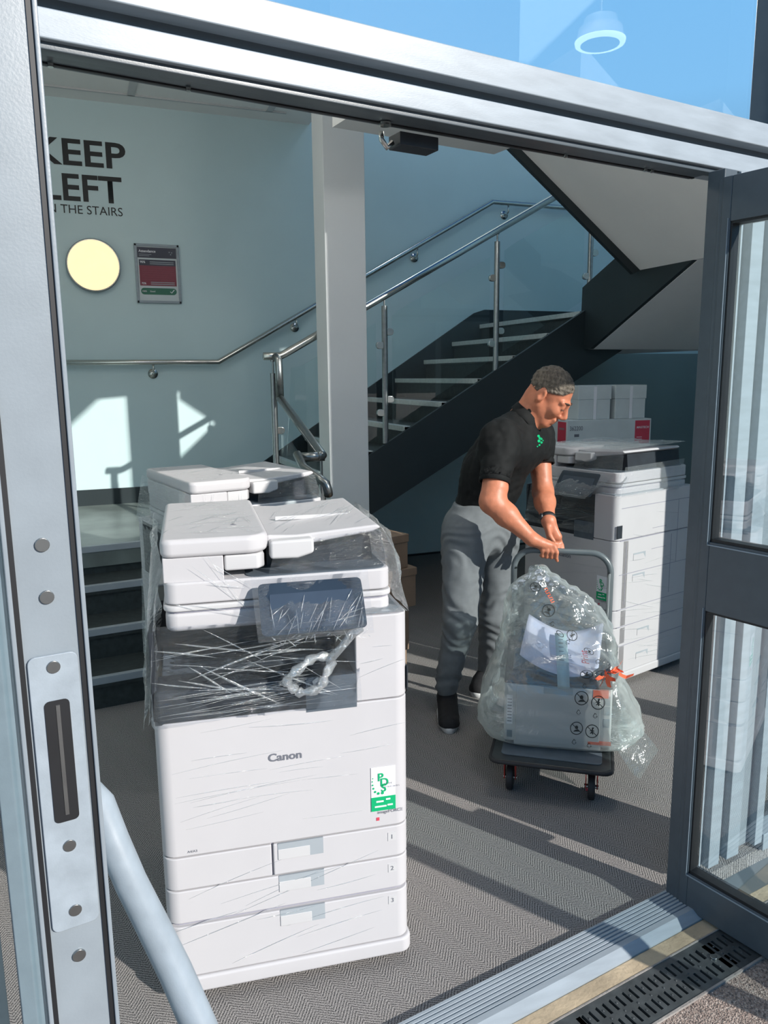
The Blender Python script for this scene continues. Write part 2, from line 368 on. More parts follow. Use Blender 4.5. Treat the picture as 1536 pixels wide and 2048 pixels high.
for k in range(1, 10):                                # main flight rising to the right
    x = 1.188 + 0.27 * (k - 1); z = 0.65 + 0.153 * k
    if k < 9: rbox(x, x + 0.29, SY, BW - 0.03, z - 0.04, z).build('tread', 'tread', stt)
    rbox(x + 0.018, x + 0.03, SY, BW - 0.03, z - 0.153, z - 0.02).build('riser', 'tread', stt)
    rbox(x - 0.004, x + 0.052, SY, BW - 0.03, z - 0.03, z + 0.004).build('nosing', 'nosing', stt, bevel=0.002)
MB().prism([(1.12, .36), (1.12, .735), (3.37, 2.035), (3.44, 1.767), (3.706, 1.763)], (0, -0.03, 0), (0, SY, 0), (1, 0, 0), (0, 0, 1)).build('stringer', 'darksteel', stt)
MB().prism([(1.19, .80), (3.30, 2.13), (3.40, 2.16), (4.7, 2.16), (4.7, 1.75), (3.37, 1.75), (1.19, .55)], (0, -0.022, 0), (0, BW - 0.001, 0), (1, 0, 0), (0, 0, 1)).build('wall_string', 'darksteel', stt)
rbox(3.35, 4.70, SY, BW - 0.03, 1.99, 2.03).build('upper_landing', 'tread', stt); rbox(3.40, 4.70, SY, BW - 0.03, 1.77, 1.99).build('soffit', 'ceiling', stt)
MB().prism([(4.72, 1.766), (4.60, 1.766), (3.62, 2.255), (3.62, 2.56), (4.339, 2.355), (4.712, 2.194)], (0.03, 0, 0), (3.37, 0, 0), (0, 1, 0), (0, 0, 1)).build('stringer', 'darksteel', stt)
MB().prism([(4.70, 1.766), (4.60, 1.766), (3.62, 2.250), (3.62, 2.40), (4.60, 2.02), (4.70, 2.02)], (1.30, 0, 0), (3.40, 0, 0), (0, 1, 0), (0, 0, 1)).build('soffit', 'ceiling', stt)
# returning flight overhead: pale soffit with a dark edge plate
sx0, sz0, sx1, sz1 = 2.40, 2.842 + (2.531 - 2.40) * 0.72, 3.37, 2.238
MB().prism([(sx0, sz0), (sx1, sz1), (4.7, sz1 + .012), (4.7, sz1 + .2), (3.40, sz1 + .2), (sx0, sz0 + .24)], (0, -0.68, 0), (0, 4.11, 0), (1, 0, 0), (0, 0, 1)).build('soffit', 'ceiling', stt)
def szx(x): return sz1 + (sx1 - x) * (sz0 - sz1) / (sx1 - sx0)
MB().prism([(2.69, szx(2.69)), (sx1, sz1), (4.7, sz1 + .012), (4.7, sz1 + .052), (sx1, sz1 + .04), (2.69, szx(2.69) + .04)], (0, -0.62, 0), (0, 3.43, 0), (1, 0, 0), (0, 0, 1)).build('soffit', 'ceiling', stt)
MB().prism([(sx0, sz0 - .058), (sx1 - .05, sz1 - .025), (sx1, sz1), (sx1, sz1 + .25), (sx0, sz0 + .28)], (0, 0.03, 0), (0, 4.11, 0), (1, 0, 0), (0, 0, 1)).build('stringer', 'darksteel', stt)

# glass balustrade of the stairs
bal = thing('balustrade', 'stainless steel and clear glass balustrade rising with the stairs', 'balustrade')
def along(x): return 1.723 + (x - 1.126) * 0.5325      # rail height over x
MB().tube([(1.07, SY, 1.722), (1.17, SY, 1.722), (1.20, SY, 1.735), (3.36, SY, along(3.36))], 0.0235, 16).build('handrail', 'steel', bal, smooth=True)
MB().tube([(1.135, SY - .02, 1.72), (1.15, SY - .05, 1.70), (1.15, SY - .06, 1.47)] , 0.0235, 16).build('rail_drop', 'dullsteel', bal, smooth=True)
def clamp(par, x, y, z, dx):
    b = MB().prism([(p[0] * 1.0, p[1]) for p in rounded(0.055, 0.045, 0.02)], (0, -0.024, 0), (x + dx * 0.032, y + .012, z), (1, 0, 0), (0, 0, 1))
    b.build('glass_clamp', 'steel', par, bevel=0.003)
def post(x, y, z0, z1, rail, cl):
    p = MB().tube([(x, y, z0), (x, y, z1)], 0.019, 16); p.tube([(x, y, z1), (x, y, rail - 0.02)], 0.006, 8); p.cyl((x, y, rail - 0.028), (0, 0, 1), 0.014, 0.012, 12)
    o = p.build('post', 'dullsteel', bal, bevel=0.002)
    for z, dx in cl: clamp(o, x, y, z, dx)
    return o
post(1.126, SY, 0.65, 1.62, 1.722, [(1.27, 1)])
for px, zb in ((1.862, 1.16), (2.675, 1.62)):
    a = aty(0, 0, SY)
    base = 1.79 + (px - 1.862) * 0.545
    post(px, SY, zb, along(px) - 0.08, along(px), [(base, -1), (base + .085, 1), (base - .43, -1), (base - .345, 1)])
post(3.42, SY, 2.2, 2.72, 2.82, [(2.27, -1), (2.43, 1)])
def pane(pts, y=SY): return MB().prism(pts, (0, 0.010, 0), (0, y - .005, 0), (1, 0, 0), (0, 0, 1)).build('glass_panel', 'glass', bal)
def zr(x): return along(x) - 0.155
def zs(x): return 0.82 + (x - 1.12) * 0.578
pane([(1.17, .80), (1.24, zr(1.28)), (1.30, zr(1.30)), (1.80, zr(1.80)), (1.80, zs(1.80))])
pane([(1.915, zs(1.915)), (1.915, zr(1.93) - .02), (1.96, zr(1.96)), (2.62, zr(2.62)), (2.62, zs(2.62))])
pane([(2.73, zs(2.73)), (2.73, zr(2.75) - .02), (2.79, zr(2.79)), (3.36, zr(3.36)), (3.36, 2.10)])
# lower flight rail, beside the steps
YA, YB = SY - .06, 3.78
ra = Vector((1.15, YA, 1.47)); rb = Vector((1.13, 3.72, 1.205))
MB().tube([ra, rb, rb + Vector((-.02, .0, -.0))], 0.0235, 16).build('handrail', 'dullsteel', bal, smooth=True)
MB().tube([(1.14, 3.72, 1.20), (1.02, 3.74, 1.20)], 0.0235, 16).build('rail_return', 'dullsteel', bal, smooth=True)
q = [aty(594, 908, 3.72), aty(607, 935, 3.62), aty(640, 958, 3.46), aty(652, 968, 3.42), aty(656, 982, 3.42), aty(657, 990, 3.43)]
MB().tube([tuple(v) for v in q], 0.0215, 16).build('rail_end', 'dullsteel', bal, smooth=True)
p = MB().tube([(1.13, 3.74, 0), (1.13, 3.74, 1.08)], 0.019, 16); p.tube([(1.13, 3.74, 1.08), (1.13, 3.74, 1.19)], 0.006, 8)
p.build('post', 'dullsteel', bal)
MB().prism([(3.80, .22), (3.80, 1.04), (4.62, 1.30), (4.62, .75)], (0.010, 0, 0), (1.135, 0, 0), (0, 1, 0), (0, 0, 1)).build('glass_panel', 'glass', bal)

# handrail on the back wall
wr = thing('wall_handrail', 'long stainless handrail fixed along the back wall', 'handrail')
WY = BW - 0.075
pts = [aty(20, 725, WY), aty(437, 724, WY), aty(985, 404, WY)]; e2 = aty(1200, 424, WY)
pts[0].z = pts[1].z
MB().tube([tuple(pts[0]), tuple(pts[1]), tuple(pts[2]), (e2.x, WY, pts[2].z), (4.6, WY, pts[2].z)], 0.021, 16).build('rail', 'steel', wr, smooth=True)
for (px, py) in ((306, 722), (593, 632), (835, 492), (1017, 408)):
    c = aty(px, py, WY); 
    if px in (306,): c.z = pts[1].z
    if px == 1017: c.z = pts[2].z
    b = MB().tube([(c.x, WY, c.z - .015), (c.x, WY, c.z - .065), (c.x, WY + .02, c.z - .085), (c.x, BW, c.z - .085)], 0.007, 10)
    b.cyl((c.x, BW - .004, c.z - .085), (0, 1, 0), 0.036, 0.008, 24)
    b.build('bracket', 'steel', wr, smooth=True)

# ------------------------------------------------------------------ facade: header, transom, side light, posts
hd = MB()
fbox(hd, -2.6, 3.6, 0.0, 0.11, 2.130, 2.176)
hd2 = fbox(MB(), -2.6, 3.6, 0.035, 0.105, 2.174, 2.206)
hd3 = fbox(MB(), -2.6, 3.6, -0.004, 0.11, 2.204, 2.264)
h1 = struct(hd.build('trim_3', 'palealu_litgrey', bevel=0.003)); struct(hd2.build('trim_4', 'shadedgrey')); struct(hd3.build('trim_5', 'palealu_litgrey', bevel=0.003))
tr = MB()                                             # the track rebated into the underside of the header
fbox(tr, -2.6, 0.06, 0.012, 0.040, 2.118, 2.131); fbox(tr, -2.6, 0.06, 0.052, 0.090, 2.126, 2.131); fbox(tr, -2.6, 0.06, 0.100, 0.110, 2.1255, 2.131)
struct(tr.build('trim_6', 'shadedgrey', bevel=0.002))
fbox_g = MB()
for o0 in (0.042, 0.091): fbox(fbox_g, -2.6, 0.06, o0, o0 + 0.008, 2.124, 2.131)
struct(fbox_g.build('trim_7', 'gasket'))
lk = thing('door_head_catch', 'small dark catch block with steel hook under the door head', 'catch', tuple(fac(-0.885, 0.118, 2.112)), FA)
rbox(0.0, 0.10, -.02, .03, -.022, .006).build('block', 'black', lk, bevel=0.002)
MB().tube([(-.035, 0, .004), (-.035, 0, -.012), (-.022, 0, -.026), (-.008, 0, -.014)], 0.006, 10).build('hook', 'steel', lk, smooth=True)
for i, s in enumerate((-0.93, -1.62, -1.585, -1.35, -0.42, -0.14, -0.115)):
    big = i == 0
    b = MB().cyl(fac(s, 0.085, 2.121), (0, 0, 1), 0.013 if big else 0.005, 0.006, 20)
    o = b.build('socket_ring' if big else 'head_screw', 'steel')
    tag(o, 'steel ringed bolt socket in the door head' if big else 'small steel screw head in the underside of the door head', 'socket' if big else 'screw', None if big else 'screws in the door head')
w1 = fbox(MB(), -2.6, 0.31, 0.05, 0.062, 2.264, 3.50).build('window_1', 'skyglass'); struct(w1)
struct(fbox(MB(), 0.36, 2.6, 0.05, 0.058, 2.264, 4.06).build('window_4', 'sideglass'))
fr = MB(); fbox(fr, -2.6, 0.36, 0.0, 0.12, 3.50, 3.56); fbox(fr, 0.36, 2.6, 0.0, 0.12, 4.06, 4.12)
for s, w_ in ((-1.75, .06), (0.305, .06), (1.38, .25), (2.54, .06)): fbox(fr, s, s + w_, -0.01, 0.12, 2.264, 3.50 if s < 0.3 else 4.06)  # the widest is an unseen pier added to keep sun off the column
struct(fr.build('trim_8', 'shadedgrey', bevel=0.002))
# roof slab over the facade and the parapet above
pr = MB(); fbox(pr, -2.6, 0.36, -0.02, 0.2, 3.56, 6.2); fbox(pr, 0.36, 2.6, -0.02, 0.2, 4.12, 6.2); fbox(pr, 2.6, 5.2, -0.02, 0.2, 0, 6.2); fbox(pr, 1.95, 2.6, 0.0, 0.2, 0, 2.13); fbox(pr, 1.77, 2.6, 0.0, 0.1, 2.265, 2.85)  # solid right-hand panels are unseen, added to keep sun off the stairs
struct(pr.build('wall_front', 'wall'))
# post the right leaf hangs on
ps = fbox(MB(), 0.004, 0.055, -0.047, 0.004, 0.0, 2.115)
struct(ps.build('trim_9', 'shadedgrey', bevel=0.003))
# fixed vertical fins of the side light next to the door, then clear glass
fi = MB()
for s0, s1 in ((0.128, 0.152), (0.192, 0.245), (0.284, 0.345), (0.43, 0.47)): fbox(fi, s0, s1, -0.005, 0.03, 0.03, 2.13)
struct(fi.build('trim_10', 'palealu_litgrey', bevel=0.002))
bk = fbox(MB(), 0.11, 0.47, 0.022, 0.035, 0.03, 2.13)
struct(bk.build('trim_11', 'frame'))
fr = MB(); fbox(fr, 0.47, 2.08, -0.01, 0.06, 0.0, 0.06); fbox(fr, 1.36, 1.50, -0.01, 0.10, 0.06, 2.13)  # includes the lower part of the unseen pier added to block sun
struct(fr.build('trim_12', 'palealu_litgrey', bevel=0.002))
struct(fbox(MB(), 0.47, 1.95, 0.05, 0.058, 0.06, 2.13).build('window_2', 'sideglass'))
# left of the doorway
fr = MB(); fbox(fr, -1.86, -1.80, -0.01, 0.11, 0.0, 2.13); fbox(fr, -2.6, -1.86, -0.01, 0.11, 0.0, 0.06)
struct(fr.build('trim_13', 'shadedgrey', bevel=0.002))
struct(fbox(MB(), -2.6, -1.86, 0.05, 0.058, 0.06, 2.13).build('window_3', 'sideglass'))

# threshold, stone strip, drain
th = MB()
poly = [(0.012, 0), (0.012, 0.006)]
x = 0.006
for i in range(7): poly += [(x, 0.020), (x - 0.007, 0.020), (x - 0.0085, 0.015), (x - 0.0105, 0.015)]; x -= 0.0122
poly += [(x, 0.021), (-0.096, 0.021), (-0.122, 0.004), (-0.122, -0.01), (0.012, -0.01)]
a = fac(-2.4, 0, 0); L = FD * 2.47
th.prism(poly, L, a, FN, (0, 0, 1)); struct(th.build('trim_14', 'palealu_litgrey'))
struct(fbox(MB(), -2.4, 0.85, -0.176, -0.122, -0.05, 0.0).build('trim_15', 'stone', bevel=0.004))
dr = thing('drain_channel', 'dark cast iron slotted drain channel in front of the threshold', 'drain', tuple(fac(0, -0.24, 0)), FA)
rbox(-1.6, 1.2, -.066, .066, -0.12, -0.05).build('channel', 'pit', dr)
g = MB()
W2 = 0.064; rows = ((-.046, -.008), (.010, .046)); pitch = 0.024
slots = []
xs = [(-1.5 + pitch * i) for i in range(112)]
bar_w = 0.0155
g.box(-1.6, 1.2, -W2, -.046, -0.02, 0.0); g.box(-1.6, 1.2, .046, W2, -0.02, 0.0); g.box(-1.6, 1.2, -.008, .010, -0.02, 0.0)
for x in xs:
    if abs((x + 0.10) % 0.50 - 0.25) > 0.235: continue
    for (y0, y1) in rows: g.box(x, x + bar_w, y0, y1, -0.02, 0.0)
for k in range(6):
    x = -1.6 + 0.5 * k
    for (y0, y1) in rows: g.box(x - .02 + .015, x + .05, y0, y1, -0.02, 0.0)
g.build('grating', 'cast', dr)
b2 = MB()
for x in xs[::2]:
    for y in (-.027, .0, .028): b2.ellipsoid((x + .006, y, 0.0), (.0035, .0035, .0022), 8, 4)
sd = b2.build('studs', 'cast', dr, smooth=True); sd['kind'] = 'stuff'
for x in (-.06, -.56, -1.06): MB().cyl((x - .03, .001, .002), (0, 0, 1), 0.010, 0.006, 16).build('bolt', 'dullsteel', dr, bevel=0.001)
struct(fbox(MB(), -2.4, 1.3, -0.176 + .0, -0.172, -0.05, 0.002).build('trim_16', 'concrete'))
struct(fbox(MB(), -2.4, 1.3, -0.310, -0.304, -0.05, 0.002).build('trim_17', 'concrete'))

# ------------------------------------------------------------------ door leaves
def leaf_frame(name, origin, d, n, width, thick, label=None):
    o = bpy.data.objects.new(name, None); C.objects.link(o); o['kind'] = 'structure'
    o.location = origin; o.rotation_euler = (0, 0, math.atan2(d.y, d.x)); return o
L0 = atz(1357, 1813); L1 = atz(1536, 1925); ld = (L1 - L0); ld.z = 0; ld.normalize()
d2 = leaf_frame('door_2', L0, ld, None, 0.95, 0.05)   # local x along the leaf, +y is its right face, away from the doorway
W = 0.97
def ob(*a): return MB().box(*a)
# visible face is the -y side (towards the doorway)
TY0, TY1 = 0.0, 0.052
ob(-.002, .024, TY0, TY1, .008, 2.092).build('stile', 'shadedgrey', d2, bevel=0.002)
ob(W - .07, W, TY0, TY1, .008, 2.092).build('stile', 'shadedgrey', d2, bevel=0.002)
ob(.024, W - .07, TY0, TY1, 1.98, 2.092).build('rail', 'shadedgrey', d2, bevel=0.002)
ob(.024, W - .07, TY0, TY1, .940, 1.138).build('rail', 'shadedgrey', d2, bevel=0.002)
ob(.024, W - .07, TY0, TY1, .008, .126).build('rail', 'shadedgrey', d2, bevel=0.002)
gk = MB()
for z0, z1 in ((.126, .940), (1.138, 1.98)):
    gk.box(.024, .029, .004, .045, z0, z1); gk.box(W - .078, W - .07, .004, .045, z0, z1); gk.box(.024, W - .07, .004, .045, z0, z0 + .009); gk.box(.024, W - .07, .004, .045, z1 - .006, z1)
gk.build('gasket', 'gasket', d2)
bd = MB()
for z0, z1 in ((.118, .948), (1.128, 1.988)):
    bd.box(.0185, .0200, -.003, .002, z0, z1); bd.box(.0185, W - .065, -.003, .002, z0, z0 + .003)
bd.build('glazing_bead', 'palealu_litgrey', d2)
for z0, z1 in ((.126, .940), (1.138, 1.98)): ob(.026, W - .072, .020, .028, z0 + .004, z1 - .004).build('glass_pane', 'paneglass', d2)
MB().box(-.016, -.006, .004, .05, .02, 2.09).build('pivot_edge', 'shadedgrey', d2, bevel=0.002)
cl = MB().box(-.028, -.010, .06, .11, .22, .36); cl.build('hinge_cover', 'black', d2, bevel=0.004)

# left leaf, opened outwards, its lock edge facing the camera
d1dir = -FN
D1 = FP + FD * (-1.780)
d1 = leaf_frame('door_1', Vector((D1.x, D1.y, 0)), d1dir, None, .8, .055)
W1 = 0.775                                             # local x runs from the hinge out to the lock edge; +y is the doorway side
TH = 0.056
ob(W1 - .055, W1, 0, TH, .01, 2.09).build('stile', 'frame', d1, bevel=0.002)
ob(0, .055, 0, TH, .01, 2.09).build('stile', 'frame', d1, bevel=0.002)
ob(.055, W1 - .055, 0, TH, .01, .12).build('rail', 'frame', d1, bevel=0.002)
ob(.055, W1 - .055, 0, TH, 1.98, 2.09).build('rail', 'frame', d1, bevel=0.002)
ob(.06, W1 - .06, .024, .032, .12, 1.98).build('glass_pane', 'paneglass', d1)
gs = MB(); gs.box(W1 - .004, W1 + .0015, TH - .0075, TH - .0035, .01, 2.09); gs.box(W1 - .004, W1 + .0015, .0035, .0075, .01, 2.09)
gs.build('edge_seal', 'gasket', d1)
ed = MB(); ed.box(W1 - .012, W1 + .004, TH - .0035, TH, .01, 2.09); ed.box(W1 - .012, W1 + .004, 0, .0035, .01, 2.09)
ed.build('edge_lip', 'frame', d1, bevel=0.0008)
# lock edge hardware of the left leaf (plane of its edge)
EP = Vector((D1.x, D1.y, 0)) + d1dir * W1
def edge(px, py):                                      # pixel -> (y, z) on the lock edge in the leaf's own axes
    q = plane(px, py, EP, d1dir); lc = d1.matrix_basis.inverted() @ q; return lc.y, lc.z
bpy.context.view_layer.update()
kc = edge(118, 1582); zt = edge(100, 1308)[1]; zb = edge(145, 1852)[1]; kw = 0.0375
ky = TH / 2; kz = (zt + zb) / 2; kh = zt - zb
zo1 = edge(110, 1398)[1]; zo2 = edge(125, 1640)[1]
pl = MB(); x0 = W1 + .0005
outer = rounded(kw, kh, .006, 4)
pl.prism([(p[0] + ky, p[1] + kz) for p in outer], (.0025, 0, 0), (x0, 0, 0), (0, 1, 0), (0, 0, 1))
keep = pl.build('keep_plate', 'palealu_litgrey', d1, bevel=0.0008)
hole = rounded(.019, zo1 - zo2, .004, 4)
MB().prism([(p[0] + ky, p[1] + (zo1 + zo2) / 2) for p in hole], (.0012, 0, 0), (x0 + .0022, 0, 0), (0, 1, 0), (0, 0, 1)).build('lock_opening', 'gasket', keep)
MB().box(x0 + .0030, x0 + .0040, ky - .001, ky + .002, zo2 + .006, zo1 - .004).build('lock_bolt', 'dullsteel', keep)
for (px, py) in ((98, 1333), (128, 1690), (143, 1818)):
    y, z = edge(px, py); MB().cyl((x0 + .0028, ky, z), (1, 0, 0), .0052, .0016, 18).build('screw', 'dullsteel', keep, bevel=0.0004)
for (px, py) in ((85, 1195), (150, 1912), (77, 1090)):
    y, z = edge(px, py); MB().cyl((W1 + .001, ky, z), (1, 0, 0), .0055, .002, 18).build('screw', 'dullsteel', d1, bevel=0.0004)
def hb(px, py, dpt): return plane(px, py, (0.36 * dpt, 0.917 * dpt, 0), (0.365, 0.931, 0))
hp = [hb(200, 1610, .78), hb(226, 1680, .765), hb(262, 1765, .745), hb(305, 1850, .72), hb(352, 1945, .695), hb(402, 2060, .665), hb(450, 2190, .63)]
inv = d1.matrix_basis.inverted()
hpl = [tuple(inv @ v) for v in hp]
MB().tube([(hpl[0][0] - .03, TH, hpl[0][2] + .03)] + hpl + [(hpl[-1][0], hpl[-1][1] + .004, hpl[-1][2] - .05), (hpl[-1][0] - .01, hpl[-1][1] - .03, hpl[-1][2] - .10), (hpl[-1][0] - .02, TH + .03, hpl[-1][2] - .13), (hpl[-1][0] - .025, TH, hpl[-1][2] - .14)], 0.0165, 20).build('pull_bar', 'palealu_litgrey', d1, smooth=True)

# ------------------------------------------------------------------ lettering, lamp and poster on the back wall
kl = thing('wall_lettering', 'black KEEP LEFT ON THE STAIRS lettering on the back wall', 'sign', (0, 0, 0))
wy = BW - 0.0015
def wtext(nm, s, p_left, p_right, size, bold):
    a = aty(*p_left, wy); b = aty(*p_right, wy)
    return a, b
a = aty(252, 338, wy); b = aty(252, 290, wy)
zk = aty(200, 336, wy).z; zk2 = aty(200, 285, wy).z
hk = (zk2 - zk)
xr = aty(251, 320, wy).x
def ltr(nm, s, right, zbase, cap, bold, sx=1.0):
    t = text(nm, s, cap / 0.70, 'letter', kl, (right, wy, zbase), (1, 0, 0), (0, 0, 1), bold=bold, align='RIGHT', sx=sx)
    return t
ltr('text_line', 'KEEP', xr, aty(200, 334, wy).z, hk, 0.018, 1.18)
zl = aty(200, 404, wy).z; ltr('text_line', 'LEFT', aty(244, 380, wy).x, zl, aty(200, 352, wy).z - zl, 0.018, 1.04)
zo = aty(200, 430, wy).z; ltr('text_line', 'ON THE STAIRS', aty(246, 425, wy).x, zo, (aty(200, 413, wy).z - zo), 0.0, 0.98)

lc = aty(187, 531, BW - .03); rr = abs(aty(242, 531, BW).x - aty(133, 531, BW).x) / 2
wl = thing('wall_lamp', 'round glowing warm white lamp on the back wall', 'lamp', tuple(lc))
MB().cyl((0, .005, 0), (0, 1, 0), rr, 0.05, 56).build('body', 'dullsteel', wl, bevel=0.006)
MB().tube([(0, -.022, 0), (0, -.032, 0), (0, -.036, 0)], [rr * .94, rr * .93, rr * .88], 56).build('diffuser', emit('lamp_diffuser', (1.0, 0.80, 0.47), 0.95), wl)

pa = aty(271, 487, BW - .012); pb = aty(364, 608, BW - .012); pc = aty(316, 548, BW - .012)
pw, ph = 0.322, pa.z - pb.z
po = thing('poster_frame', 'pale snap frame poster with navy, maroon and green panels', 'poster', tuple(pc))
def pbox(x0, x1, z0, z1, y0, y1): return MB().box(x0, x1, y0, y1, z0, z1)
f = MB(); t_ = .018
f.box(-pw/2, pw/2, -.008, .008, ph/2 - t_, ph/2); f.box(-pw/2, pw/2, -.008, .008, -ph/2, -ph/2 + t_)
f.box(-pw/2, -pw/2 + t_, -.008, .008, -ph/2, ph/2); f.box(pw/2 - t_, pw/2, -.008, .008, -ph/2, ph/2)
f.build('frame', 'palealu_litgrey', po, bevel=0.003)
sh = pbox(-pw/2 + .01, pw/2 - .01, -ph/2 + .01, ph/2 - .01, 0, .006).build('sheet', 'whitebox', po)
navy = mat('navy_print', (0.012, 0.018, 0.045), 0.4, var=0.05); maroon = mat('maroon_print', (0.20, 0.010, 0.035), 0.4, var=0.12, scale=30, stretch=(1, 1, 8)); dgreen = mat('dark_green_print', (0.0, 0.13, 0.075), 0.4, var=0.05)
iw = pw - 2 * t_ - .006; top = ph / 2 - t_ - .006
pbox(-iw/2, iw/2, top - .075, top, -.0015, 0).build('header_panel', navy, po)
pbox(-iw/2 + .008, iw/2 - .008, top - .13, top - .088, -.0015, 0).build('navy_band', navy, po)
pbox(-iw/2 + .008, iw/2 - .008, top - .275, top - .13, -.0015, 0).build('maroon_band', maroon, po)
MB().prism([(p[0], p[1] + top - .315) for p in rounded(iw - .022, .048, .023)], (0, .0015, 0), (0, -.0015, 0), (1, 0, 0), (0, 0, 1)).build('green_pill', dgreen, po)
tw = lambda nm, s, size, x, z, bold=0.0: text(nm, s, size, 'sticker', po, (x, -.0016, z), (1, 0, 0), (0, 0, 1), bold=bold)
tw('text_line', 'Attendance', .026, -iw/2 + .010, top - .036, .02)
for i in range(2): pbox(-iw/2 + .010, -iw/2 + .10 - .015 * i, top - .052 - .011 * i, top - .049 - .011 * i, -.002, -.0014).build('small_print', 'recess', po)
tw('text_line', '95%', .022, -iw/2 + .016, top - .113, .02); tw('text_line', '75%', .020, -iw/2 + .018, top - .266, .02)
for zz in (top - .104, top - .117, top - .250, top - .263): pbox(-iw/2 + .085, iw/2 - .022, zz - .0025, zz + .0025, -.002, -.0014).build('small_print', 'recess', po)
for k in range(6): pbox(-iw/2 + .03, iw/2 - .02, top - .150 - .016 * k, top - .149 - .016 * k, -.002, -.0014).build('small_print', mat('pale_maroon_print', (.32, .06, .10), .5), po)
tw('text_line', '100%', .016, -iw/2 + .018, top - .321, .01); tw('text_line', 'Good', .016, -iw/2 + .075, top - .321, .01)
MB().tube([(iw/2 - .058, -.003, top - .315), (iw/2 - .048, -.003, top - .325), (iw/2 - .028, -.003, top - .302)], .003, 8).build('tick', 'sticker', po)
for x, z in ((iw/2 - .05, top - .03), (iw/2 - .032, top - .033), (iw/2 - .04, top - .046)): MB().cyl((x, -.0015, z), (0, 1, 0), .004, .001, 12).build('crest_mark', 'recess', po)

# cylinder downlight with a bright ring, hanging inside above the doors and seen through the transom
dl = thing('downlight', 'pendant cylinder downlight with bright white ring seen through the transom', 'lamp')
c0 = plane(1200, 87, (0, 0, 2.72), (0, 0, 1)); dl.location = (c0.x, c0.y, CEIL)
MB().cyl((0, 0, -.40), (0, 0, 1), .006, .80, 8).build('stem', 'steel', dl)
ring = []
for r_, z_ in ((.074, -.765), (.080, -.798), (.086, -.802), (.084, -.812), (.066, -.814), (.063, -.78), (.055, -.73)): ring.append([(r_ * math.cos(2*math.pi*i/40), r_ * math.sin(2*math.pi*i/40), z_) for i in range(40)])
MB().grid(ring[:3], closed=True).build('shade', 'whitem', dl, smooth=True)
MB().grid(ring[2:5], closed=True).build('ring', emit('downlight_ring', (.95, 1.0, .97), 5.0), dl, smooth=True)
MB().grid(ring[4:], closed=True).build('reflector', 'recess', dl, smooth=True)
MB().cyl((0, 0, -.766), (0, 0, 1), .074, .006, 32).build('cap', 'whitem', dl)

# added fill lamps, out of view above, that brighten the hall
def fill_lamp(x, y, z, energy, col=(1.0, 0.95, 0.88), size=0.5):
    t = thing('ceiling_fill_lamp', 'added round globe fill lamp hanging from the hall ceiling', 'lamp', (x, y, z), 0, 'added fill lamps of the hall')
    MB().cyl((0, 0, -.02), (0, 0, 1), size / 2, .03, 32).build('body', 'whitem', t, bevel=0.004)
    MB().tube([(0, 0, -.02), (0, 0, -.16)], .008, 8).build('stem', 'steel', t)
    MB().ellipsoid((0, 0, -.25), (.11, .11, .11), 24, 14).build('globe', emit('fill_globe', col, energy * .08), t, smooth=True)
    l = bpy.data.lights.new('fill_light', 'POINT'); l.shadow_soft_size = .12; l.energy = energy; l.color = col
    lo_ = bpy.data.objects.new('fill_light', l); C.objects.link(lo_); lo_.parent = t; lo_.location = (0, 0, -.40)
FILL_LAMPS = [(-1.3, 3.4, CEIL - .01, 11), (0.25, 3.9, CEIL - .01, 9), (1.5, 2.25, CEIL - .01, 20)]
for h in FILL_LAMPS: fill_lamp(*h)
t = thing('wall_fill_lamp', 'added globe fill lamp high on the back wall of the stairwell', 'lamp', (2.8, BW, 4.8))  # unseen lamp added to brighten the stairwell wall
MB().cyl((0, -.01, 0), (0, 1, 0), .07, .02, 24).build('base', 'steel', t); MB().tube([(0, -.02, 0), (0, -.12, 0), (0, -.12, .04)], .01, 8).build('bracket', 'steel', t)
MB().ellipsoid((0, -.12, .13), (.10, .10, .10), 24, 14).build('globe', emit('fill_globe_cool', (.85, .94, 1.0), 1.5), t, smooth=True)
l = bpy.data.lights.new('fill_light', 'POINT'); l.shadow_soft_size = .12; l.energy = 16; l.color = (.85, .94, 1.0)
lo_ = bpy.data.objects.new('fill_light', l); C.objects.link(lo_); lo_.parent = t; lo_.location = (0, -.42, .05)
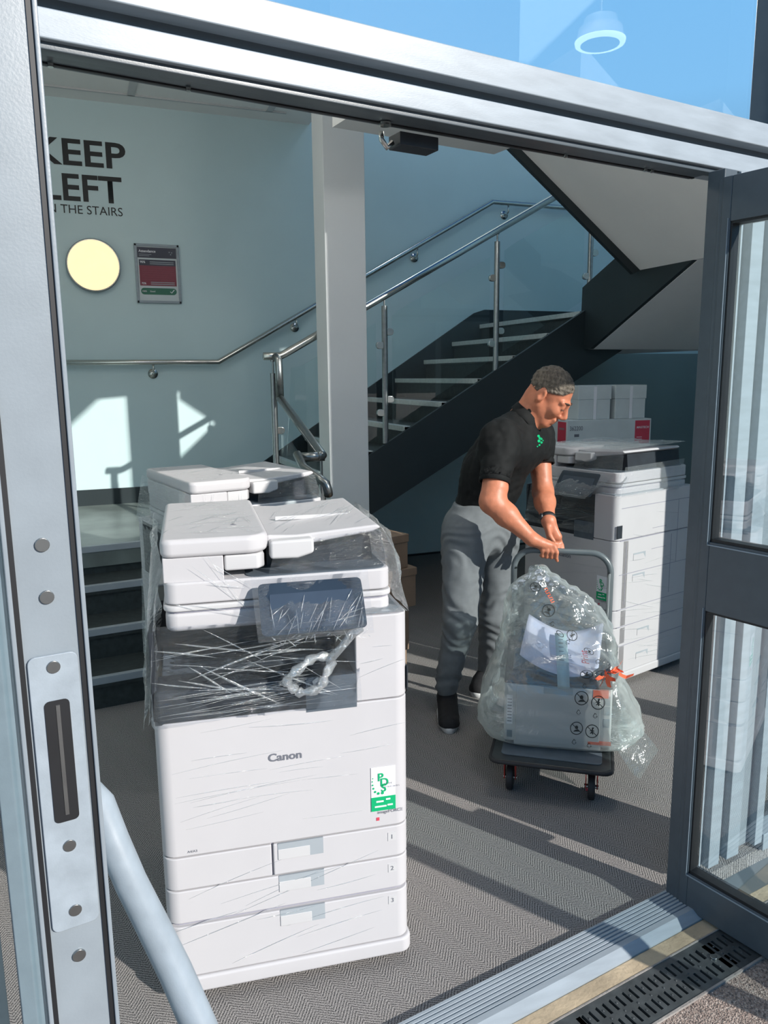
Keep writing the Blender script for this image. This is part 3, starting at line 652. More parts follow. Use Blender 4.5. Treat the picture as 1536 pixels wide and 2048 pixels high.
# ------------------------------------------------------------------ multifunction copiers
def decal_sticker(par, x, y, z, w, h, full=True):     # white sticker with the green three-letter mark, on a front face (x right, z up, facing -y)
    st = MB().box(x - w/2, x + w/2, y - .0008, y, z - h/2, z + h/2).build('sticker', 'sticker', par); st['label'] = 'white sticker with green letters and band'
    MB().box(x - w/2, x + w/2, y - .0014, y - .0006, z - h/2, z - h/2 + h * .32).build('green_band', 'green', st)
    yy = y - .0016; k = h
    for ch, dx, dz in (('P', -.24 * w, .19 * h), ('D', -.14 * w, .07 * h), ('S', -.10 * w, -.06 * h)):
        text('mark_letter', ch, h * .25, 'green', st, (x + dx, yy, z + dz), (1, 0, 0), (0, 0, 1), bold=.02)
    d = [(-.43, .26, .5), (-.45, .19, .6), (-.44, .11, .75), (-.41, .03, .9), (-.34, -.05, 1.05), (-.21, -.095, 1.25), (-.04, -.095, 1.35)]
    dots = MB()
    for dx, dz, r in d: dots.cyl((x + dx * w, yy, z + dz * h), (0, 1, 0), h * .024 * r, .0008, 12)
    dots.build('mark_dots', 'green', st)
    if full:
        text('small_print', 'rime', h * .07, 'greyink', st, (x + .03 * w, yy, z + .10 * h), (1, 0, 0), (0, 0, 1), spacing=1.4)
        text('small_print', 'olutions', h * .07, 'greyink', st, (x + .03 * w, yy, z + .02 * h), (1, 0, 0), (0, 0, 1), spacing=1.4)
        for dx0, dx1, dz in ((-.3, .0, -.285), (-.36, .12, -.40), (.16, .38, -.385), (.1, .28, -.25)):
            MB().box(x + dx0 * w, x + dx1 * w, y - .0020, y - .0014, z + dz * h - .0022, z + dz * h + .0022).build('small_print', 'sticker', st)
def streaks(par, name, n, o, ux, uy, w, h, lmin, lmax, ang, spread, wid, seed, nrm):
    rn = random.Random(seed); mb = MB(); o = Vector(o); ux = Vector(ux); uy = Vector(uy); nv = Vector(nrm)
    for i in range(n):
        cx = rn.uniform(0.02, .98) * w; cy = rn.uniform(0.02, .98) * h; L = rn.uniform(lmin, lmax); a = R(ang + rn.gauss(0, spread)); t = rn.uniform(.3, 1.0) * wid
        rows = []; bend = rn.uniform(-.06, .06)
        pts = []
        for k in range(7):
            f = k / 6 - .5; x = cx + math.cos(a) * L * f; y = cy + math.sin(a) * L * f + bend * L * (f * f)
            pts.append((x, y))
        if any(p[0] < 0.002 or p[0] > w - .002 or p[1] < 0.002 or p[1] > h - .002 for p in pts): continue
        for k, (x, y) in enumerate(pts):
            tt = t * (1 - (2 * (k / 6 - .5)) ** 2) + .0002
            px, py = -math.sin(a) * tt, math.cos(a) * tt
            rows.append([o + ux * (x - px) + uy * (y - py) + nv * .0015, o + ux * x + uy * y + nv * (.0015 + tt * .9), o + ux * (x + px) + uy * (y + py) + nv * .0015])
        mb.grid(rows)
    if mb.v: return mb.build(name, 'streak', par, smooth=True)
def wav(p, amp, sc, seed=0.0): return noise.noise(Vector(p) * sc + Vector((seed, seed * 1.7, -seed))) * amp
def film_patch(par, name, c00, c10, c11, c01, nu, nv_, amp, sc, seed, bulge=0.0, material='film'):
    # a sheet of film hung between four corners, with crinkles running along it
    c00, c10, c11, c01 = map(Vector, (c00, c10, c11, c01)); n = (c10 - c00).cross(c01 - c00).normalized(); rows = []
    for j in range(nv_ + 1):
        v = j / nv_; row = []
        for i in range(nu + 1):
            u = i / nu; p = c00 * (1-u)*(1-v) + c10 * u*(1-v) + c11 * u*v + c01 * (1-u)*v
            e_ = math.sin(math.pi * u) * .75 + .25
            f = (wav(p, amp, sc, seed) + abs(wav((p.x * 3, p.y * 3, p.z), amp * .9, sc * 1.6, seed + 3))) * e_ + bulge * math.sin(math.pi * u) * math.sin(math.pi * v)
            row.append(p + n * f)
        rows.append(row)
    return MB().grid(rows).build(name, material, par, smooth=True)

def copier(name, label, loc, rz, hero=False):
    t = thing(name, label, 'copier', loc, rz)
    W, D = 0.62, 0.66
    # base and cabinet
    for sx_, sy_ in ((.06, .06), (W - .06, .06), (.06, D - .06), (W - .06, D - .06)):
        MB().cyl((sx_, sy_, .0155), (0, 0, 1), .022, .031, 16).build('foot', 'rubber', t)
    MB().prism([(p[0] + W/2, p[1] + D/2 + .005) for p in rounded(W + .012, D + .02, .03, 6)], (0, 0, .045), (0, 0, .030), (1, 0, 0), (0, 1, 0)).build('base_skirt', 'white', t, bevel=0.008, seg=3)
    MB().prism([(p[0] + W/2, p[1] + D/2 + .006) for p in rounded(W - .012, D - .012, .03, 6)], (0, 0, .72), (0, 0, .072), (1, 0, 0), (0, 1, 0)).build('body', 'groove', t)
    side = MB().prism([(p[0] + W/2, p[1] + D/2 + .03) for p in rounded(W, D - .05, .012, 4)], (0, 0, .70), (0, 0, .075), (1, 0, 0), (0, 1, 0))
    side.build('side_panels', 'white', t, bevel=0.003)
    def front(nm, x0, x1, z0, z1, cut=None, label=None):  # rounded front panel; cut = (x0, x1) of the finger recess at its top
        rc = .035; pts = []
        xl, xr_ = x0, x1
        def ol():
            o = []
            if xl < .001: o += [(0, .11)] + [(rc - rc * math.cos(R(a)), rc - rc * math.sin(R(a))) for a in range(0, 91, 15)]
            else: o += [(xl, .11), (xl, 0)]
            if xr_ > W - .001: o += [(W - rc + rc * math.sin(R(a)), rc - rc * math.cos(R(a))) for a in range(0, 91, 15)] + [(W, .11)]
            else: o += [(xr_, 0), (xr_, .11)]
            return o
        return MB().prism(ol(), (0, 0, z1 - z0), (0, 0, z0), (1, 0, 0), (0, 1, 0)).build(nm, 'white', t, bevel=0.0035, seg=3)
    def recess(par, xc, ztop, w=.115, h=.045):
        # finger recess: drawn flat, shade at top and right painted grey around the scoop
        r = MB().box(xc - w/2, xc + w/2, -.0012, .004, ztop - h, ztop).build('handle_recess', 'recess', par)
        MB().box(xc - w/2, xc + w * .20, -.0022, .003, ztop - h, ztop - h * .36).build('lit_scoop', 'whitem', r, bevel=0.001)
        return r
    d3 = front('drawer', 0, W, .078, .222); recess(d3, .335, .222)
    d2_ = front('drawer', 0, W, .232, .322); recess(d2_, .335, .322)
    front('toner_door', 0, .262, .326, .414)
    d1_ = front('drawer', .266, W, .326, .414); recess(d1_, .335, .414)
    for pnl, n_, z in ((d1_, '1', .385), (d2_, '2', .292), (d3, '3', .196)):
        MB().box(W - .058, W - .036, -.0012, 0, z - .012, z + .012).build('number_label', 'whitem', pnl)
        text('number', n_, .018, 'greyink', pnl, (W - .052, -.0014, z - .006), (1, 0, 0), (0, 0, 1))
    fd = front('front_door', 0, W, .418, .775)
    pil = MB().prism([(.485, .12), (.485, 0)] + [(W - .035 + .035 * math.sin(R(a)), .035 - .035 * math.cos(R(a))) for a in range(0, 91, 15)] + [(W, .5), (.485, .5)], (0, 0, .225), (0, 0, .778), (1, 0, 0), (0, 1, 0)).build('pillar', 'white', t, bevel=0.004, seg=3)
    MB().prism([(.50, .06), (.50, .02), (W - .03, .02), (W - .014, .04), (W - .014, .40), (.56, .40)], (0, 0, .004), (0, 0, 1.003), (1, 0, 0), (0, 1, 0)).build('shelf_panel', 'recess', pil)
    # paper exit: dark tray in an open bay
    by = MB()
    by.box(.004, .487, .30, .46, .775, 1.0); by.box(.004, .487, .004, .46, .772, .782)
    by.build('bay_back', 'black', t)
    lip = MB().prism([(.006, 0.0), (.487, 0.0), (.487, .12), (.006, .12)], (0, 0, .085), (0, 0, .772), (1, 0, 0), (0, 1, 0)).build('tray_front', 'black', t, bevel=0.012, seg=3)
    MB().prism([(.36, -.0012), (.486, -.0012), (.486, .0), (.36, .0)], (0, 0, .09), (0, 0, .765), (1, 0, 0), (0, 1, 0)).build('tray_notch', 'slate', t)
    tr_ = MB().prism([(.10, .855), (.44, .88), (.44, .80), (.10, .80)], (.44, 0, 0), (.02, 0, 0), (0, 1, 0), (0, 0, 1)); tr_.build('exit_tray', 'slate', t, bevel=0.003)
    for k in range(9): MB().box(.05, .46, .14 + .03 * k, .144 + .03 * k, .862 + .0022 * k, .868 + .0022 * k).build('tray_rib', 'black', t)
    MB().box(.0, .012, .02, .60, .775, 1.0).build('side_wall', 'black', t, bevel=0.002)
    rear = MB().box(.0, W, .46, D, .775, 1.005).build('rear_housing', 'white', t, bevel=0.006)
    # scanner and document feeder
    X0, X1, Y0, Y1 = .040, W - .032, .045, .635
    sc = MB().prism([(p[0] + (X0 + X1)/2, p[1] + (Y0 + Y1)/2) for p in rounded(X1 - X0, Y1 - Y0, .03, 5)], (0, 0, .050), (0, 0, .988), (1, 0, 0), (0, 1, 0)).build('scanner', 'white', t, bevel=0.012, seg=3)
    MB().prism([(p[0] + (X0 + X1)/2, p[1] + (Y0 + Y1)/2) for p in rounded(X1 - X0 - .004, Y1 - Y0 - .004, .028, 5)], (0, 0, .006), (0, 0, 1.036), (1, 0, 0), (0, 1, 0)).build('seam', 'groove', sc)
    MB().prism([(p[0] + (X0 + X1)/2, p[1] + (Y0 + Y1)/2) for p in rounded(X1 - X0 + .008, Y1 - Y0 + .008, .032, 5)], (0, 0, .015), (0, 0, 1.040), (1, 0, 0), (0, 1, 0)).build('scanner_rim', 'whitem', sc, bevel=0.004)
    ad = MB().prism([(p[0] + (X0 + X1)/2, p[1] + (Y0 + Y1)/2) for p in rounded(X1 - X0, Y1 - Y0, .03, 5)], (0, 0, .055), (0, 0, 1.057), (1, 0, 0), (0, 1, 0)).build('feeder_base', 'white', t, bevel=0.006, seg=3)
    MB().prism([(p[0] + .405, p[1] + .33) for p in rounded(.345, .56, .03, 5)], (0, 0, .004), (0, 0, 1.1105), (1, 0, 0), (0, 1, 0)).build('output_tray', 'slate', ad)
    fdp = [(X0 - .004, Y1 - .01), (X0 - .004, Y0 + .028)] + [(X0 + .024 - .028 * math.cos(R(a)), Y0 + .028 - .028 * math.sin(R(a))) for a in range(15, 91, 15)]
    fdp += [(.235 + .055 * math.sin(R(a)), Y0 + .055 - .055 * math.cos(R(a))) for a in range(0, 91, 15)] + [(.29, Y1 - .01)]
    feed = MB().prism(fdp, (0, 0, .046), (0, 0, 1.172), (1, 0, 0), (0, 1, 0)).build('feeder_cover', 'white', t, bevel=0.013, seg=4)
    MB().prism([(X0, Y1 - .012), (X0, Y0 + .012), (.18, Y0 + .004), (.18, Y1 - .012)], (0, 0, .062), (0, 0, 1.110), (1, 0, 0), (0, 1, 0)).build('feeder_body', 'white', t, bevel=0.003)
    MB().prism([(.182, Y1 - .05), (.182, Y0 + .010), (.262, Y0 + .010), (.278, Y0 + .03), (.278, Y1 - .05)], (0, 0, .040), (0, 0, 1.131), (1, 0, 0), (0, 1, 0)).build('feeder_exit', 'whitem', t, bevel=0.006)
    it = MB().prism([(.288, 1.176), (.34, 1.170), (.555, 1.198), (.578, 1.208), (.568, 1.217), (.36, 1.202), (.288, 1.206)], (0, .47, 0), (0, .10, 0), (1, 0, 0), (0, 0, 1)).build('input_tray', 'white', t, bevel=0.006, seg=3)
    MB().prism([(.292, 1.150), (.36, 1.148), (.40, 1.160), (.40, 1.198), (.292, 1.196)], (0, .05, 0), (0, .065, 0), (1, 0, 0), (0, 0, 1)).build('roller_cover', 'whitem', t, bevel=0.008, seg=3)
    MB().prism([(.29, 1.114), (.565, 1.114), (.555, 1.196), (.34, 1.168), (.29, 1.165)], (0, .44, 0), (0, .15, 0), (1, 0, 0), (0, 0, 1)).build('tray_shadow_wall', 'black', t)
    MB().box(.33, .53, .30, .306, 1.205, 1.216).build('paper_guide', 'whitem', it, bevel=0.001)
    tri = MB().prism([(.205, .20), (.222, .20), (.2135, .215)], (0, 0, .0006), (0, 0, 1.2182), (1, 0, 0), (0, 1, 0)); tri.build('arrow_mark', 'greyink', feed)
    # tilting control panel
    cp = bpy.data.objects.new('control_panel', None); C.objects.link(cp); cp.parent = t
    ct_ = MB().prism([(p[0] + .335, p[1] + .065) for p in rounded(.250, .112, .012, 4)], (0, .013, .016), (.045, -.060, .985), (1, 0, 0), (0, .55, .835))
    bpy.data.objects.remove(cp)
    cp = ct_.build('control_panel', 'screen', t, bevel=0.004, seg=3)
    MB().prism([(p[0] + .34, p[1] + .066) for p in rounded(.200, .090, .004, 3)], (0, -.0008, .0005), (.040, -.0606, .9856), (1, 0, 0), (0, .55, .835)).build('display', mat('dim_display', (.05, .07, .10), .06, coat=.8), cp)
    MB().box(.27, .40, -.03, .06, .985, 1.01).build('panel_arm', 'whitem', t, bevel=0.006)
    # marks
    text('maker_name', 'Canon', .029, 'greyink', fd, (.262, -.0008, .645), (1, 0, 0), (0, 0, 1), bold=.022, sx=1.08)
    decal_sticker(fd, .551, -.0012, .528, .064, .124)
    text('small_print', 'imageFORCE', .0125, 'greyink', fd, (.535, -.0008, .457), (1, 0, 0), (0, 0, 1))
    MB().box(.532, .540, -.001, 0, .437, .446).build('red_square', 'red', fd)
    text('small_print', 'A4/A3', .009, 'greyink', fd, (.06, -.0008, .428), (1, 0, 0), (0, 0, 1))
    # right-hand side: doors, drawers and their grips
    gp = MB(); Xs = W + .0008
    def line(y0, y1, z0, z1): gp.box(W - .001, Xs, y0, y1, z0, z1)
    for z in (.222, .326, .418, .60, .775, .94): line(.04, D - .02, z - .0016, z + .0016)
    for z0, z1, y in ((.078, .326, .40), (.44, .76, .09), (.44, .76, .47), (.60, .94, .52)): line(y - .0015, y + .0015, z0, z1)
    line(.30, .42, .81, .8125); line(.30, .42, .70, .7025)
    gp.build('panel_gaps', 'groove', t)
    for y, z in ((.20, .68), (.20, .57), (.26, .27), (.26, .14)):
        o_ = MB().box(W - .002, W + .0012, y - .05, y + .05, z - .018, z + .018).build('side_grip', 'recess', t)
        MB().prism([(y - .05, z - .018), (y - .05, z + .010), (y + .03, z + .010), (y + .05, z - .018)], (.0012, 0, 0), (W + .0008, 0, 0), (0, 1, 0), (0, 0, 1)).build('grip_scoop', 'white', o_)
    MB().box(W - .001, W + .0015, .012, .05, .79, .855).build('side_port', 'black', t)
    return t

COP1 = copier('copier', 'large white film-wrapped copier nearest the doors, in full sun', (0.112, 1.820, 0), R(-7.4), True); COP1.scale = (1.03, 1, 1)
P1W, P1D = .62, .66
# stretch film on the sunlit copier
t = COP1
film_patch(t, 'film_sheet', (-.022, .0, .765), (-.040, .30, .80), (.005, .60, 1.20), (.012, .045, 1.185), 16, 26, .020, 9, 1, .02)
film_patch(t, 'film_sheet', (-.012, -.012, .770), (-.026, .20, .80), (.02, .20, 1.10), (.018, .03, 1.08), 10, 18, .016, 14, 4, .01)
film_patch(t, 'film_sheet', (.0, -.018, .775), (.495, -.020, .785), (.495, .03, 1.0), (.02, .035, 1.01), 34, 24, .020, 8, 2, -.02)
film_patch(t, 'film_sheet', (.245, -.075, .985), (.515, -.078, .985), (.525, .03, 1.115), (.24, .03, 1.115), 26, 14, .010, 14, 5, -.004)
film_patch(t, 'film_sheet', (.625, .02, 1.0), (.63, .45, 1.0), (.60, .55, 1.205), (.60, .10, 1.195), 14, 16, .018, 8, 6, .03)
film_patch(t, 'film_sheet', (.585, .08, 1.10), (.60, .45, 1.10), (.585, .52, 1.205), (.575, .10, 1.20), 10, 10, .020, 12, 8, -.05)
film_patch(t, 'film_sheet', (.50, .0, 1.006), (.62, .006, 1.006), (.60, .30, 1.012), (.50, .30, 1.012), 10, 10, .008, 18, 9, .004)
film_patch(t, 'film_sheet', (.28, .06, 1.095), (.59, .06, 1.095), (.575, .10, 1.205), (.31, .08, 1.19), 22, 12, .014, 12, 10, .006)
# bunched loop and tail
lp = [Vector((.365 + .05 * math.cos(a) * (1 + .2 * math.sin(3*a)), -.035 + .012 * math.sin(2*a), .875 + .040 * math.sin(a) + .018 * math.cos(a))) for a in [2*math.pi*i/28 for i in range(28)]]
MB().tube(lp, [.011 + .004 * math.sin(i * 2.1) for i in range(28)], 8, closed=True).build('film_twist', 'streak', t, smooth=True)
tail = [Vector((.41, -.03, .905)), Vector((.445, -.032, .94)), Vector((.47, -.04, .975)), Vector((.49, -.06, .99))]
MB().tube(tail, [.013, .010, .012, .006], 8).build('film_twist', 'streak', t, smooth=True)
streaks(t, 'film_folds', 80, (0, 0, .775), (1, 0, 0), (0, 0, 1), .486, .095, .08, .34, 4, 3, .0011, 11, (0, -1, 0))
streaks(t, 'film_folds', 40, (0, -.004, .865), (1, 0, 0), (0, .1, 1), .486, .11, .08, .30, 8, 7, .0010, 41, (0, -1, 0))
streaks(t, 'film_folds', 26, (.0, .0, .08), (1, 0, 0), (0, 0, 1), .62, .34, .15, .42, 9, 5, .0011, 12, (0, -1, 0))
streaks(t, 'film_folds', 34, (.0, .0, .43), (1, 0, 0), (0, 0, 1), .62, .34, .10, .34, 4, 5, .0010, 13, (0, -1, 0))
streaks(t, 'film_folds', 30, (.0, -.02, .80), (1, 0, 0), (0, .25, 1), .50, .20, .12, .30, -22, 14, .0030, 14, (0, -1, .2))
streaks(t, 'film_folds', 40, (.04, .06, 1.2195), (1, 0, 0), (0, 1, 0), .24, .55, .04, .14, 20, 40, .0012, 15, (0, 0, 1))
streaks(t, 'film_folds', 34, (.30, .10, 1.208), (1, 0, .06), (0, 1, 0), .28, .46, .06, .26, 60, 14, .0012, 16, (0, 0, 1))
streaks(t, 'film_folds', 60, (.27, -.064, .985), (1, 0, 0), (0, .55, .835), .25, .112, .02, .10, 65, 22, .0012, 17, (0, -.835, .55))
streaks(t, 'film_folds', 60, (.27, -.075, .965), (1, 0, 0), (0, .35, .93), .25, .035, .008, .03, 60, 45, .0014, 42, (0, -.9, .3))
streaks(t, 'film_folds', 18, (.03, .040, .995), (1, 0, 0), (0, 0, 1), .24, .19, .06, .2, -40, 25, .0012, 18, (0, -1, 0))
streaks(t, 'film_folds', 16, (.487, .0, .785), (1, 0, 0), (0, 0, 1), .13, .21, .05, .14, 5, 9, .0010, 19, (0, -1, 0))

COP2 = copier('copier', 'white film-wrapped copier half hidden behind the nearest copier', (0.335, 2.82, 0), R(11.0))
t = COP2
film_patch(t, 'film_sheet', (-.025, .0, .40), (-.03, .62, .40), (.0, .63, 1.02), (.0, .03, 1.02), 16, 20, .014, 7, 21, .015)
film_patch(t, 'film_sheet', (-.022, .0, 1.0), (-.022, .62, 1.0), (.018, .63, 1.19), (.015, .045, 1.185), 12, 12, .016, 12, 22, .02)
film_patch(t, 'film_sheet', (.585, .06, 1.09), (.60, .5, 1.09), (.585, .55, 1.205), (.575, .09, 1.20), 12, 12, .020, 12, 23, -.04)
film_patch(t, 'film_sheet', (.30, .055, 1.085), (.60, .055, 1.085), (.575, .10, 1.205), (.33, .09, 1.19), 18, 12, .014, 14, 24, .01)
streaks(t, 'film_folds', 40, (.04, .06, 1.2195), (1, 0, 0), (0, 1, 0), .24, .55, .04, .16, 10, 30, .0014, 25, (0, 0, 1))
streaks(t, 'film_folds', 30, (.025, .043, 1.0), (1, 0, 0), (0, 0, 1), .26, .19, .03, .10, 45, 40, .0012, 26, (0, -1, 0))

COP3 = copier('copier', 'white film-wrapped copier standing behind the bagged trolley, its side in sun', (2.262, 3.640, 0), R(-75.5))
t = COP3
film_patch(t, 'film_sheet', (.02, -.012, .80), (.49, -.014, .80), (.49, .03, 1.0), (.02, .035, 1.0), 30, 20, .014, 10, 31, -.02)
film_patch(t, 'film_sheet', (.18, -.080, .985), (.49, -.085, .985), (.56, .04, 1.10), (.17, .03, 1.10), 26, 14, .014, 14, 32, .0)
film_patch(t, 'film_sheet', (.49, .0, 1.006), (.628, .004, 1.0), (.60, .12, 1.09), (.50, .04, 1.09), 12, 14, .014, 14, 33, .012)
film_patch(t, 'film_sheet', (.628, .02, 1.0), (.63, .5, 1.0), (.60, .58, 1.15), (.60, .08, 1.14), 14, 10, .012, 9, 34, .01)
film_patch(t, 'film_sheet', (.29, .045, 1.085), (.60, .05, 1.085), (.575, .10, 1.20), (.31, .08, 1.19), 22, 12, .014, 13, 35, .006)
film_patch(t, 'film_sheet', (.03, .05, 1.224), (.58, .05, 1.226), (.578, .62, 1.234), (.03, .62, 1.228), 24, 20, .010, 7, 36, .004)
streaks(t, 'film_folds', 44, (.6205, .03, .10), (0, 1, 0), (0, 0, 1), .60, .84, .12, .40, -6, 5, .0010, 37, (1, 0, 0))
streaks(t, 'film_folds', 16, (.0, .0, .43), (1, 0, 0), (0, 0, 1), .62, .34, .10, .34, 4, 5, .0008, 38, (0, -1, 0))
streaks(t, 'film_folds', 20, (.02, -.01, .80), (1, 0, 0), (0, .1, 1), .46, .18, .06, .2, 6, 14, .0016, 39, (0, -1, 0))

# ------------------------------------------------------------------ boxes
def carton(name, label, loc, rz, w, d, h, material, lid=0.0, flap=False, group=None):
    t = thing(name, label, 'box', loc, rz, group)
    MB().box(-w/2, w/2, -d/2, d/2, 0, h).build('carton', material, t, bevel=0.004)
    if lid: MB().box(-w/2 - .004, w/2 + .004, -d/2 - .004, d/2 + .004, h - lid, h + .004).build('lid', material, t, bevel=0.003)
    return t
BXW, BXD, BXH = .62, .32, .205
def bigbox(label, loc, rz):
    w, d, h = BXW, BXD, BXH - .004
    t = carton('carton_box', label, loc, rz, w, d, h, 'whitebox'); y = -d/2
    lab = MB().box(w/2 - .122, w/2 - .012, y - .0012, y, .050, h - .012).build('red_label', 'red', t)
    text('label_name', 'MAGTECH', .0195, 'sticker', lab, (w/2 - .112, y - .0014, .150), (1, 0, 0), (0, 0, 1), bold=.02, shear=.15)
    for i, L in enumerate((.04, .04, .02)): MB().box(w/2 - .108, w/2 - .108 + L, y - .002, y - .0012, .090 - .013 * i, .093 - .013 * i).build('small_print', 'sticker', lab)
    text('code_number', '362200', .040, 'greyink', t, (-w/2 + .016, y - .001, .148), (1, 0, 0), (0, 0, 1), sx=.8)
    MB().box(-w/2 + .052, -w/2 + .086, y - .001, y, .106, .124).build('data_mark', 'greyink', t)
    p = [(-w/2 + .105, .085), (-w/2 + .190, .085), (-w/2 + .222, .055), (-w/2 + .130, .046)]
    for i in range(4):
        a, b = p[i], p[(i + 1) % 4]; MB().bar((a[0], y - .0006, a[1]), (b[0], y - .0006, b[1]), .0022, .0012, (0, 1, 0)).build('outline_mark', 'red' if i in (0, 2) else 'greyink', t)
    x = -w/2
    l2 = MB().box(x - .0012, x, -.145, -.035, .050, h - .012).build('red_label', 'red', t)
    MB().box(x - .0018, x - .001, -.125, -.055, .150, .163).build('small_print', mat('dim_label_print', (.35, .2, .22), .5), l2)
    return t
brz = R(-6); ux_ = Vector((math.cos(brz), math.sin(brz), 0)); uy_ = Vector((-math.sin(brz), math.cos(brz), 0))
q0 = aty(1135, 840, 4.20)
BXH = q0.z / 6; BXP = Vector((q0.x, q0.y, 0)) + ux_ * (BXW / 2) + uy_ * (BXD / 2)
for i in range(6):
    lab = ['white red-labelled carton low in the stack behind the copier'] * 4 + ['white red-labelled carton directly under the topmost 362200 carton', 'white carton printed 362200 with red label, topmost of its stack behind the copier']
    t = bigbox(lab[i], (BXP.x, BXP.y, i * BXH), brz)
    if i < 4: t['group'] = 'lower cartons of the red-labelled stack'
for k, (px0, px1) in enumerate(((1157, 1223), (1231, 1293))):
    qa = plane(px0, 800, q0 + uy_ * .03, tuple(uy_)); qb = plane(px1, 800, q0 + uy_ * .03, tuple(uy_)); qa.z = qb.z = q0.z
    wbx = (qb - qa).length - .008; pz = qa.lerp(qb, .5) + uy_ * .125
    t = carton('archive_box', ['white lidded box nearer the man, left one of the pair on the carton', 'white lidded box farther from the man, right one of the pair on the carton'][k], (pz.x, pz.y, q0.z - .0035), brz, wbx, .24, .215, 'whitebox', lid=.085)
    MB().box(-.010, .012, -.1245, -.1235, .0, .212).build('tape', 'sticker', t)
# brown cartons behind the sunlit copier
cb = [(1.285, 3.50, .30, .24, .235, 20), (1.30, 3.51, .30, .25, .225, 8), (1.325, 3.50, .31, .26, .195, 12), (1.30, 3.48, .27, .23, .165, 18)]
z = 0
names = ['brown cardboard box at the bottom of the stack behind the sunlit copier', 'brown cardboard box with a white label, second from the floor', 'brown cardboard box second from the top, wider than the topmost', 'topmost brown cardboard box with folded lid behind the sunlit copier']
for i, (x, y, w, d, h, a) in enumerate(cb):
    t = carton('cardboard_box', names[i], (x, y, z), R(a), w, d, h, 'cardboard', lid=.035 if i in (2, 3) else 0)
    if i == 1: MB().box(-.02, .10, -d/2 - .001, -d/2, .03, .19).build('paper_label', 'sticker', t)
    if i == 3: MB().prism([(-w/2, 0), (w/2, 0), (w/2 - .06, .03), (-w/2 + .02, .035)], (0, .004, 0), (0, -.02, h), (1, 0, 0), (0, .9, .5)).build('flap', 'cardboard', t)
    z += h + (.005 if i in (2, 3) else .001)
# ------------------------------------------------------------------ platform trolley
TL = Vector((1.365, 2.397, 0)); TRZ = R(-36.7); TW = .447; TD = .66
tro = thing('platform_trolley', 'black platform trolley with grey folding handle carrying the bagged printer', 'trolley', TL, TRZ)
DZ = .155
MB().prism([(p[0] + TW/2, p[1] + TD/2) for p in rounded(TW, TD, .035, 5)], (0, 0, .020), (0, 0, DZ - .020), (1, 0, 0), (0, 1, 0)).build('deck', 'deck', tro, bevel=0.006, seg=3)
rim = [Vector((p[0] + TW/2, p[1] + TD/2, DZ - .008)) for p in rounded(TW + .004, TD + .004, .036, 5)]
MB().tube(rim, .0085, 8, closed=True).build('bumper', 'rubber', tro, smooth=True)
rb_ = MB()
MB().prism([(p[0] + TW/2, p[1] + TD/2) for p in rounded(TW - .07, TD - .09, .02, 4)], (0, 0, .003), (0, 0, DZ), (1, 0, 0), (0, 1, 0)).build('deck_mat', 'slate', tro, bevel=0.001)
hy = .615; hx0, hx1, ht, hr = .018, TW - .018, .838, .085
pts = [(hx0, hy, DZ - .02), (hx0, hy, ht - hr)] + [tuple(v) for v in arc((hx0 + hr, hy, ht - hr), (-1, 0, 0), (0, 0, 1), hr, 0, 90)] + [tuple(v) for v in arc((hx1 - hr, hy, ht - hr), (0, 0, 1), (1, 0, 0), hr, 0, 90)] + [(hx1, hy, ht - hr), (hx1, hy, DZ - .02)]
MB().tube(pts, .0135, 16).build('handle', 'tube', tro, smooth=True)
for x in (hx0, hx1):
    MB().cyl((x, hy - .016, .46), (0, 1, 0), .006, .008, 12).build('handle_stud', 'steel', tro)
    MB().box(x - .02, x + .02, hy - .03, hy + .03, DZ, DZ + .03).build('handle_bracket', 'black', tro, bevel=0.004)
wred = mat('red_wheel_hub', (0.45, 0.04, 0.03), .5)
for x, y in ((.07, .075), (TW - .07, .075), (.07, TD - .09), (TW - .07, TD - .09)):
    c = bpy.data.objects.new('caster', None); 
    f = MB().box(x - .026, x + .026, y - .03, y + .03, DZ - .04, DZ - .034)
    for s_ in (-1, 1): f.prism([(-.028, .118), (.028, .118), (.012, .045), (-.012, .045)], (.004, 0, 0), (x + s_ * .021 - .002, y, 0), (0, 1, 0), (0, 0, 1))
    ca = f.build('caster_fork', wred, tro, bevel=0.001)
    MB().cyl((x, y, .0505), (1, 0, 0), .050, .026, 28).build('wheel', 'rubber', ca, bevel=0.006)
    MB().cyl((x, y, .0505), (1, 0, 0), .008, .052, 12).build('axle', 'steel', ca)

# ------------------------------------------------------------------ small printer on the trolley
SPO = Vector((1.469, 2.476, DZ + .004)); SRZ = R(-33.1); PW, PD, PH = .408, .385, .290
sp = thing('desktop_printer', 'small grey white desktop printer inside the clear bag on the trolley', 'printer', SPO, SRZ)
MB().box(0, PW, 0.004, PD, .012, PH - .035).build('body', 'whitem', sp, bevel=0.010, seg=3)
for x in (.04, PW - .04):
    for y in (.05, PD - .05): MB().cyl((x, y, .006), (0, 0, 1), .014, .012, 12).build('foot', 'rubber', sp)
fdr = MB().prism([(p[0] + .205, p[1] + .135) for p in rounded(.318, .235, .006, 3)], (0, -.010, 0), (0, .004, 0), (1, 0, 0), (0, 0, 1)).build('front_tray_door', 'white', sp, bevel=0.003)
MB().box(.15, .26, -.0075, -.002, .225, .252).build('pull_recess', 'recess', fdr)
MB().prism([(p[0] + .205, p[1] + .020) for p in rounded(.33, .030, .004, 3)], (0, -.008, 0), (0, .004, 0), (1, 0, 0), (0, 0, 1)).build('paper_drawer', 'whitem', sp, bevel=0.002)
tp = MB().prism([(0, PH - .037), (PD, PH - .037), (PD, PH + .03), (.24, PH + .03), (.05, PH - .006), (0, PH - .022)], (PW, 0, 0), (0, 0, 0), (0, 1, 0), (0, 0, 1)).build('top_cover', 'black', sp, bevel=0.006, seg=3)
